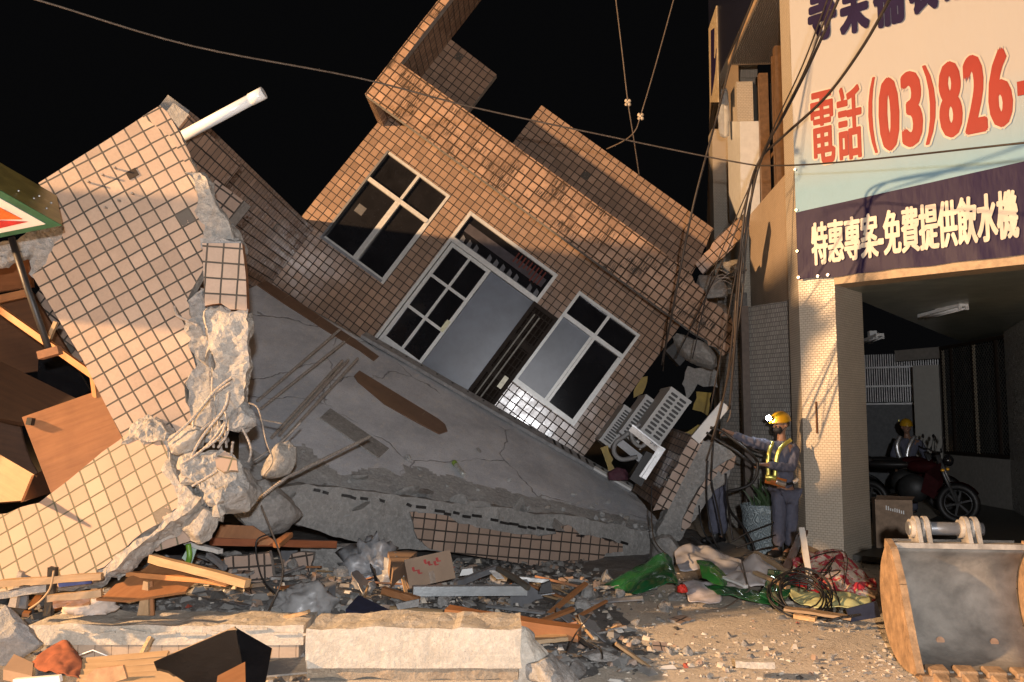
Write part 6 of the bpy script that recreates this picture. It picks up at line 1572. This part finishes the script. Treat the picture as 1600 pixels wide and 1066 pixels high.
# ================================================================ excavator bucket, bottom right
bk = thing('excavator_bucket', 'big worn steel excavator bucket with yellow side plates and teeth at the bottom right', 'excavator bucket', P(1500, 1060, 5.3))
ox = P(1438, 1036, 5.52); ox.z = 0
KX = Vector((.99, -.13, 0)).normalized(); KY = Vector((.13, .99, 0)).normalized(); BW = .84
def bp(x, y, z): return ox+KX*x+KY*(y*.78)+Vector((0, 0, z*.88))
inside = plain('worn_bucket_steel', (.24,.22,.19), .8, 0, .4, 5, .4)
yel_b = plain('worn_orange_paint', (.33,.21,.115), .8, 0, .4, 11, .6)
steel_p = plain('scraped_pale_steel', (.34,.31,.27), .6, .1, .35, 9, .4)
def slabpoly(bm, pts, vec):
    a = [bm.verts.new(p) for p in pts]; b = [bm.verts.new(p+vec) for p in pts]; n = len(a)
    f1 = bm.faces.new(a); f2 = bm.faces.new(b[::-1])
    for i in range(n): bm.faces.new([a[(i+1) % n], a[i], b[i], b[(i+1) % n]])
    bmesh.ops.triangulate(bm, faces=[f1, f2]); bmesh.ops.recalc_face_normals(bm, faces=list(bm.faces))
prof = [(0,.05),(.22,.035),(.45,.06),(.66,.16),(.80,.34),(.84,.54),(.78,.72),(.64,.86)]
pr = [(p[0], p[1]) for p in cat([Vector((a, b, 0)) for a, b in prof], 4)]
bm = nb(); rw = [[bm.verts.new(bp(x, y, z)) for x in (0.0, BW*.25, BW*.5, BW*.75, BW)] for y, z in pr]
for a, b in zip(rw, rw[1:]):
    for i in range(4): bm.faces.new([a[i], a[i+1], b[i+1], b[i]]).smooth = True
bmesh.ops.recalc_face_normals(bm, faces=bm.faces); bmesh.ops.solidify(bm, geom=list(bm.faces), thickness=.025); fin('shell', bm, inside, bk)
for x, sgn_ in ((0, -1), (BW, 1)):
    bm = nb(); pts = [(y, z) for y, z in pr]+[(.50,.83),(.30,.60),(.10,.26),(-.04,.08)]
    slabpoly(bm, [bp(x+sgn_*.014, y, z) for y, z in pts], KX*(.03*sgn_)); fin('side_plate', bm, yel_b, bk)
    bm = nb(); 
    for a, b in zip([(-.05,.06),(.10,.27),(.30,.61),(.50,.84)], [(.10,.27),(.30,.61),(.50,.84),(.66,.885)]): bar(bm, bp(x+sgn_*.02, *a), bp(x+sgn_*.02, *b), .06, .045, KX)
    fin('side_cutter', bm, yel_b, bk)
bm = nb(); bar(bm, bp(-.02, -.03, .045), bp(BW+.02, -.03, .045), .14, .04); fin('lip', bm, yel_b, bk)
for i in range(5):
    x = .09+i*(BW-.18)/4; bm = nb(); bar(bm, bp(x, .05, .075), bp(x, -.10, .062), .115, .075); bar(bm, bp(x, -.10, .062), bp(x, -.26, .03), .095, .06, taper=.55)
    bmesh.ops.bevel(bm, geom=list(bm.edges), offset=.008, segments=1, affect='EDGES'); tag(fin('tooth', bm, yel_b, bk))
bm = nb(); tp_ = [(.64,.86),(.78,.73),(.93,.66),(.80,.90)]
for a, b in zip(tp_, tp_[1:]): quad(bm, [bp(0, *a), bp(BW, *a), bp(BW, *b), bp(0, *b)])
bmesh.ops.solidify(bm, geom=list(bm.faces), thickness=.03); fin('top_plate', bm, steel_p, bk)
bm = nb(); bar(bm, bp(-.02, .63, .875), bp(BW+.02, .63, .875), .09, .035); fin('top_rim', bm, steel_p, bk)
for x in (.20, .52):
    for dx in (-.03, .03):
        bm = nb(); pts = [(.60,.88),(.90,.82),(.86,1.0)]
        n = 14; arc = [(.74+.095*math.cos(R(20+k*(150/n))), .99+.095*math.sin(R(20+k*150/n))) for k in range(n+1)]
        slabpoly(bm, [bp(x+dx, y, z) for y, z in [(.58,.87),(.90,.84)]+arc], KX*.028); er = fin('ear', bm, steel_p, bk)
        bm = nb(); cyl(bm, bp(x+dx-.028, .74, .99), bp(x+dx+.042, .74, .99), .062, 20); fin('boss', bm, steel_p, er)
bm = nb(); cyl(bm, bp(.13, .74, .99), bp(.62, .74, .99), .045, 20); fin('pin', bm, M['alu_dark'], bk)
bm = nb()
for x in (.28, .62): cyl(bm, bp(x, .62, .16), bp(x, .60, .165), .026, 14)
fin('plug', bm, plain('copper_plug', (.5,.28,.16), .5, .3), bk)

# ================================================================ bedding, sheets and signs thrown on the road
def cloth(name, label, cat_, pts_grid, mat, amp, freq, seed, sub=10):
    """draped sheet: a coarse grid of points smoothed and folded"""
    nu_, nv_ = len(pts_grid[0]), len(pts_grid); bm = nb(); g = []; L = bm.loops.layers.uv.verify()
    rows = [cat([Vector(p) for p in r], sub) for r in pts_grid]; cols = list(zip(*rows)); full = [cat(list(c), sub) for c in cols]
    for i, c in enumerate(full):
        row = []
        for j, p in enumerate(c):
            q = p*freq+Vector((seed, seed*2, 0)); h = abs(noise.noise(q))*amp*1.6-amp*.5+noise.noise(q*2.4)*amp*.5
            row.append(bm.verts.new(Vector((p.x, p.y-h*.4, max(.012, p.z+h)))))
        g.append(row)
    for i in range(len(g)-1):
        for j in range(len(g[0])-1):
            f = bm.faces.new([g[i][j], g[i+1][j], g[i+1][j+1], g[i][j+1]]); f.smooth = True
            for l, (a, b) in zip(f.loops, ((i, j), (i+1, j), (i+1, j+1), (i, j+1))): l[L].uv = (a/sub, b/sub)
    bmesh.ops.recalc_face_normals(bm, faces=bm.faces); bmesh.ops.solidify(bm, geom=list(bm.faces), thickness=.006)
    return tag(fin(name, bm, mat), label, cat_)
fm, nt, b_ = newmat('floral_quilt'); v = objco(nt)
n1 = noisen(nt, v, 9, 5, .65); vo = N(nt, 'ShaderNodeTexVoronoi'); S(nt, vo, 'Vector', v); S(nt, vo, 'Scale', 16)
colr = mixc(nt, ramp(nt, n1, .50, .53), (.62,.47,.36), (.45,.03,.045))
colr = mixc(nt, ramp(nt, vo.outputs['Distance'], .20, .16), colr, (.62,.16,.19)); n2 = noisen(nt, v, 21, 3); colr = mixc(nt, ramp(nt, n2, .62, .65), colr, (.42,.40,.12))
S(nt, b_, 'Base Color', colr); S(nt, b_, 'Roughness', .85); bump(nt, b_, noisen(nt, v, 14, 3), .5, .02)
def G(px, py, Y): return P(px, py, Y)
cloth('quilt', 'red and cream floral quilt heaped before the corner pillar', 'quilt', [
   [G(1238,872,8.6), G(1262,864,8.8), G(1300,862,8.9), G(1330,876,8.8), G(1362,905,8.5)],
   [G(1240,890,8.3), G(1268,880,8.4), G(1302,876,8.4), G(1338,896,8.3), G(1372,918,8.1)],
   [G(1246,905,8.1), G(1272,900,8.1), G(1302,900,8.05), G(1334,914,8.0), G(1370,930,7.9)],
   [G(1244,922,7.9), G(1275,926,7.8), G(1306,928,7.75), G(1336,932,7.7), G(1366,940,7.7)]], fm, .055, 5.5, 3)
cloth('red_blanket', 'plain dark red blanket fold under the floral quilt', 'blanket', [
   [G(1226,900,8.2), G(1256,894,8.25), G(1290,906,8.1), G(1325,925,7.9)], [G(1228,914,8.0), G(1258,908,7.95), G(1290,920,7.8), G(1322,934,7.7)], [G(1226,926,7.9), G(1258,926,7.75), G(1288,934,7.65), G(1318,938,7.65)]], plain('deep_red', (.30,.008,.018), .8), .03, 6, 8)
cloth('yellow_pad', 'pale yellow green padded cover at the foot of the quilt', 'pad', [
   [G(1232,916,7.9), G(1276,922,7.8), G(1316,924,7.7), G(1360,934,7.6)], [G(1236,934,7.6), G(1278,940,7.5), G(1320,938,7.45), G(1362,950,7.4)], [G(1252,944,7.45), G(1284,950,7.35), G(1322,950,7.3), G(1360,962,7.25)]], plain('pale_yellow', (.52,.52,.25), .8, 0, .15), .02, 6, 12)
cloth('white_sheet', 'grey white plastic sheet crumpled behind the green signs', 'sheet', [
   [G(1054,862,9.3), G(1080,850,9.5), G(1120,858,9.5), G(1150,872,9.3), G(1168,884,9.0)], [G(1056,876,9.0), G(1084,870,9.0), G(1122,876,9.0), G(1156,884,8.8), G(1180,896,8.6)],
   [G(1062,890,8.7), G(1092,888,8.6), G(1126,894,8.5), G(1158,902,8.4), G(1184,908,8.3)]], plain('grey_sheet_m', (.40,.40,.43), .5, 0, .06), .04, 4, 5)
cloth('white_sheet', 'cream white tarpaulin ridge right of the green leaf shaped sign', 'sheet', [
   [G(1120,916,8.3), G(1146,892,8.5), G(1170,866,8.9), G(1188,868,8.9), G(1230,896,8.5)], [G(1124,926,8.1), G(1150,906,8.2), G(1174,884,8.4), G(1196,884,8.4), G(1232,906,8.2)],
   [G(1096,930,7.9), G(1130,924,7.9), G(1170,918,7.9), G(1200,914,7.9), G(1234,916,7.95)]], plain('cream_sheet_m', (.56,.52,.50), .55, 0, .05), .05, 3.6, 9)
cloth('white_sheet', 'narrow white strip of sheet between the green sign pieces', 'sheet', [
   [G(1066,908,8.2), G(1090,906,8.1), G(1120,914,8.0)], [G(1072,924,7.9), G(1086,934,7.7), G(1128,936,7.7)], [G(1076,936,7.7), G(1082,940,7.6), G(1122,942,7.6)]], plain('white_strip_m', (.50,.46,.47), .55), .02, 5, 2)
gs = plain('green_sign_sheet', (.035,.17,.03), .22, .0, .25, 5, .08); gs2 = plain('dark_green_sheet', (.012,.085,.028), .2, .0, .3, 5, .08)
cloth('green_sign', 'large dark green sheet metal sign lying at the slab corner', 'green sign', [
   [G(944,912,8.5), G(970,896,8.6), G(1004,880,8.7), G(1036,862,8.8), G(1048,868,8.8)], [G(962,918,8.3), G(980,914,8.2), G(1010,902,8.2), G(1040,888,8.3), G(1056,896,8.3)], [G(974,924,8.15), G(990,926,8.0), G(1016,920,8.0), G(1042,910,8.0), G(1060,912,8.1)]], gs2, .03, 5, 4)
cloth('green_sign', 'bright green leaf shaped sign piece curling up beside the white sheet', 'green sign', [
   [G(1088,876,8.3), G(1104,876,8.3), G(1120,884,8.3), G(1134,900,8.2)], [G(1094,888,8.1), G(1110,892,8.0), G(1126,900,8.0), G(1136,910,8.0)], [G(1098,904,8.0), G(1114,910,7.9), G(1128,914,7.85), G(1132,916,7.9)]], gs, .022, 6, 7)
cloth('green_sign', 'long low dark green sign strip along the road edge', 'green sign', [
   [G(1100,912,8.0), G(1140,916,7.9), G(1180,924,7.8), G(1214,932,7.7)], [G(1112,922,7.8), G(1150,928,7.7), G(1190,936,7.6), G(1216,944,7.5)], [G(1126,930,7.65), G(1160,936,7.6), G(1192,942,7.5), G(1216,948,7.45)]], gs2, .022, 6, 11)
cloth('green_sign', 'glossy green sign piece reflecting white beside the cable coil', 'green sign', [
   [G(1200,890,8.2), G(1222,893,8.2), G(1240,908,8.1)], [G(1196,912,7.9), G(1218,918,7.8), G(1242,918,7.9)], [G(1186,930,7.6), G(1206,940,7.5), G(1226,938,7.55)]], plain('glossy_green', (.02,.12,.045), .1, .2, .2, 5, .03), .02, 4, 13)
blob('red_rag', 'small bright red rag lying under the white strip', P(1066, 922, 7.8), (.045,.04,.05), plain('bright_red', (.45,.02,.012), .6), 15, 'rag', .3, 3)
cb = thing('cable_coil', 'coil of thin black cable lying before the floral quilt', 'cable coil', P(1252, 945, 7.4)); rr = random.Random(6)
m = nb()
for k in range(11):
    cx, cy = P(1250+rr.uniform(-8, 14), 930+rr.uniform(-4, 6), 7.4), 0; rx, rz = rr.uniform(.16, .25), rr.uniform(.10, .17); tl = rr.uniform(-.3, .3)
    tube(m, [cx+Vector((rx*math.cos(a)+tl*.1*math.sin(a), rr.uniform(-.01, .01)+.16*math.sin(a), rz*math.sin(a)+tl*.1)) for a in [i*2*math.pi/22 for i in range(23)]], .0065, 6, caps=False)
fin('coil_loops', m, M['black'], cb)
m = nb()
for k in range(5):
    p_ = [P(1258+rr.uniform(-12, 12), 924, 7.5), P(1250+rr.uniform(-30, 60), 890+rr.uniform(-20, 20), 7.8), P(1262+rr.uniform(-30, 60), 850+rr.uniform(-10, 50), 8.0), P(1275+rr.uniform(-10, 80), 905+rr.uniform(-10, 30), 7.6)]; tube(m, p_, .005, 6, spline=8)
fin('loose_end', m, M['black'], cb)
lath('white_pole', 'white split pole standing in the cable coil', (1268, 920), 7.6, (1253, 826), 8.0, .05, .03, wood('white_wood', (.55,.50,.44), (.62,.58,.52)), 'pole')
lath('plank', 'dark plank leaning left of the quilt against the worker', (1222, 905), 8.6, (1256, 830), 9.2, .09, .03, M['wood_dark'], 'plank')
board('carton', 'open tan cardboard behind the floral quilt', [(1232,886),(1262,852),(1294,866),(1262,890)], [9.0,9.3,9.3,9.0], .02, plain('carton_c', (.40,.22,.10), .8), 'carton')
lath('batten', 'tan batten running down from the cream tarpaulin ridge', (1182, 864), 8.8, (1236, 898), 8.2, .05, .03, WP, 'batten')
lath('batten', 'pale batten lying on the green signs', (1180, 894), 8.0, (1232, 918), 7.6, .05, .025, M['wood_pale'], 'batten')
lath('batten', 'short white batten sticking out of the green leaf shaped sign', (1132, 902), 8.0, (1166, 916), 7.7, .05, .02, M['white'], 'batten')
lath('batten', 'flat board in front of the cable coil', (1226, 950), 7.2, (1330, 966), 7.0, .12, .02, WP, 'batten')
lath('batten', 'thin plank on the road near the bucket', (1240, 962), 7.0, (1275, 968), 6.9, .05, .03, wood('tan', (.42,.25,.11), (.5,.32,.16)), 'batten')
board('dark_scrap', 'dark blue scrap lying between quilt and bucket', [(1322,952),(1370,940),(1376,964),(1330,972)], 7.0, .02, plain('navy_scrap', (.02,.025,.05), .6), 'scrap')
lath('black_strip', 'black bent strip on the road before the bucket', (1290, 970), 6.8, (1344, 960), 6.8, .03, .012, M['black'], 'strip')

cloth('orange_cloth', 'rust orange cloth bunched on rubble at the bottom left', 'cloth', [
   [G(58,1028,5.25), G(80,1010,5.3), G(102,1001,5.3), G(113,1014,5.25)], [G(50,1040,5.12), G(84,1022,5.14), G(108,1019,5.14), G(127,1031,5.1)], [G(66,1048,5.0), G(92,1038,5.0), G(112,1043,5.0), G(125,1054,4.96)], [G(92,1052,4.92), G(104,1054,4.9), G(116,1058,4.9), G(122,1060,4.9)]], plain('rust_cloth', (.22,.065,.028), .95), .018, 9, 21)
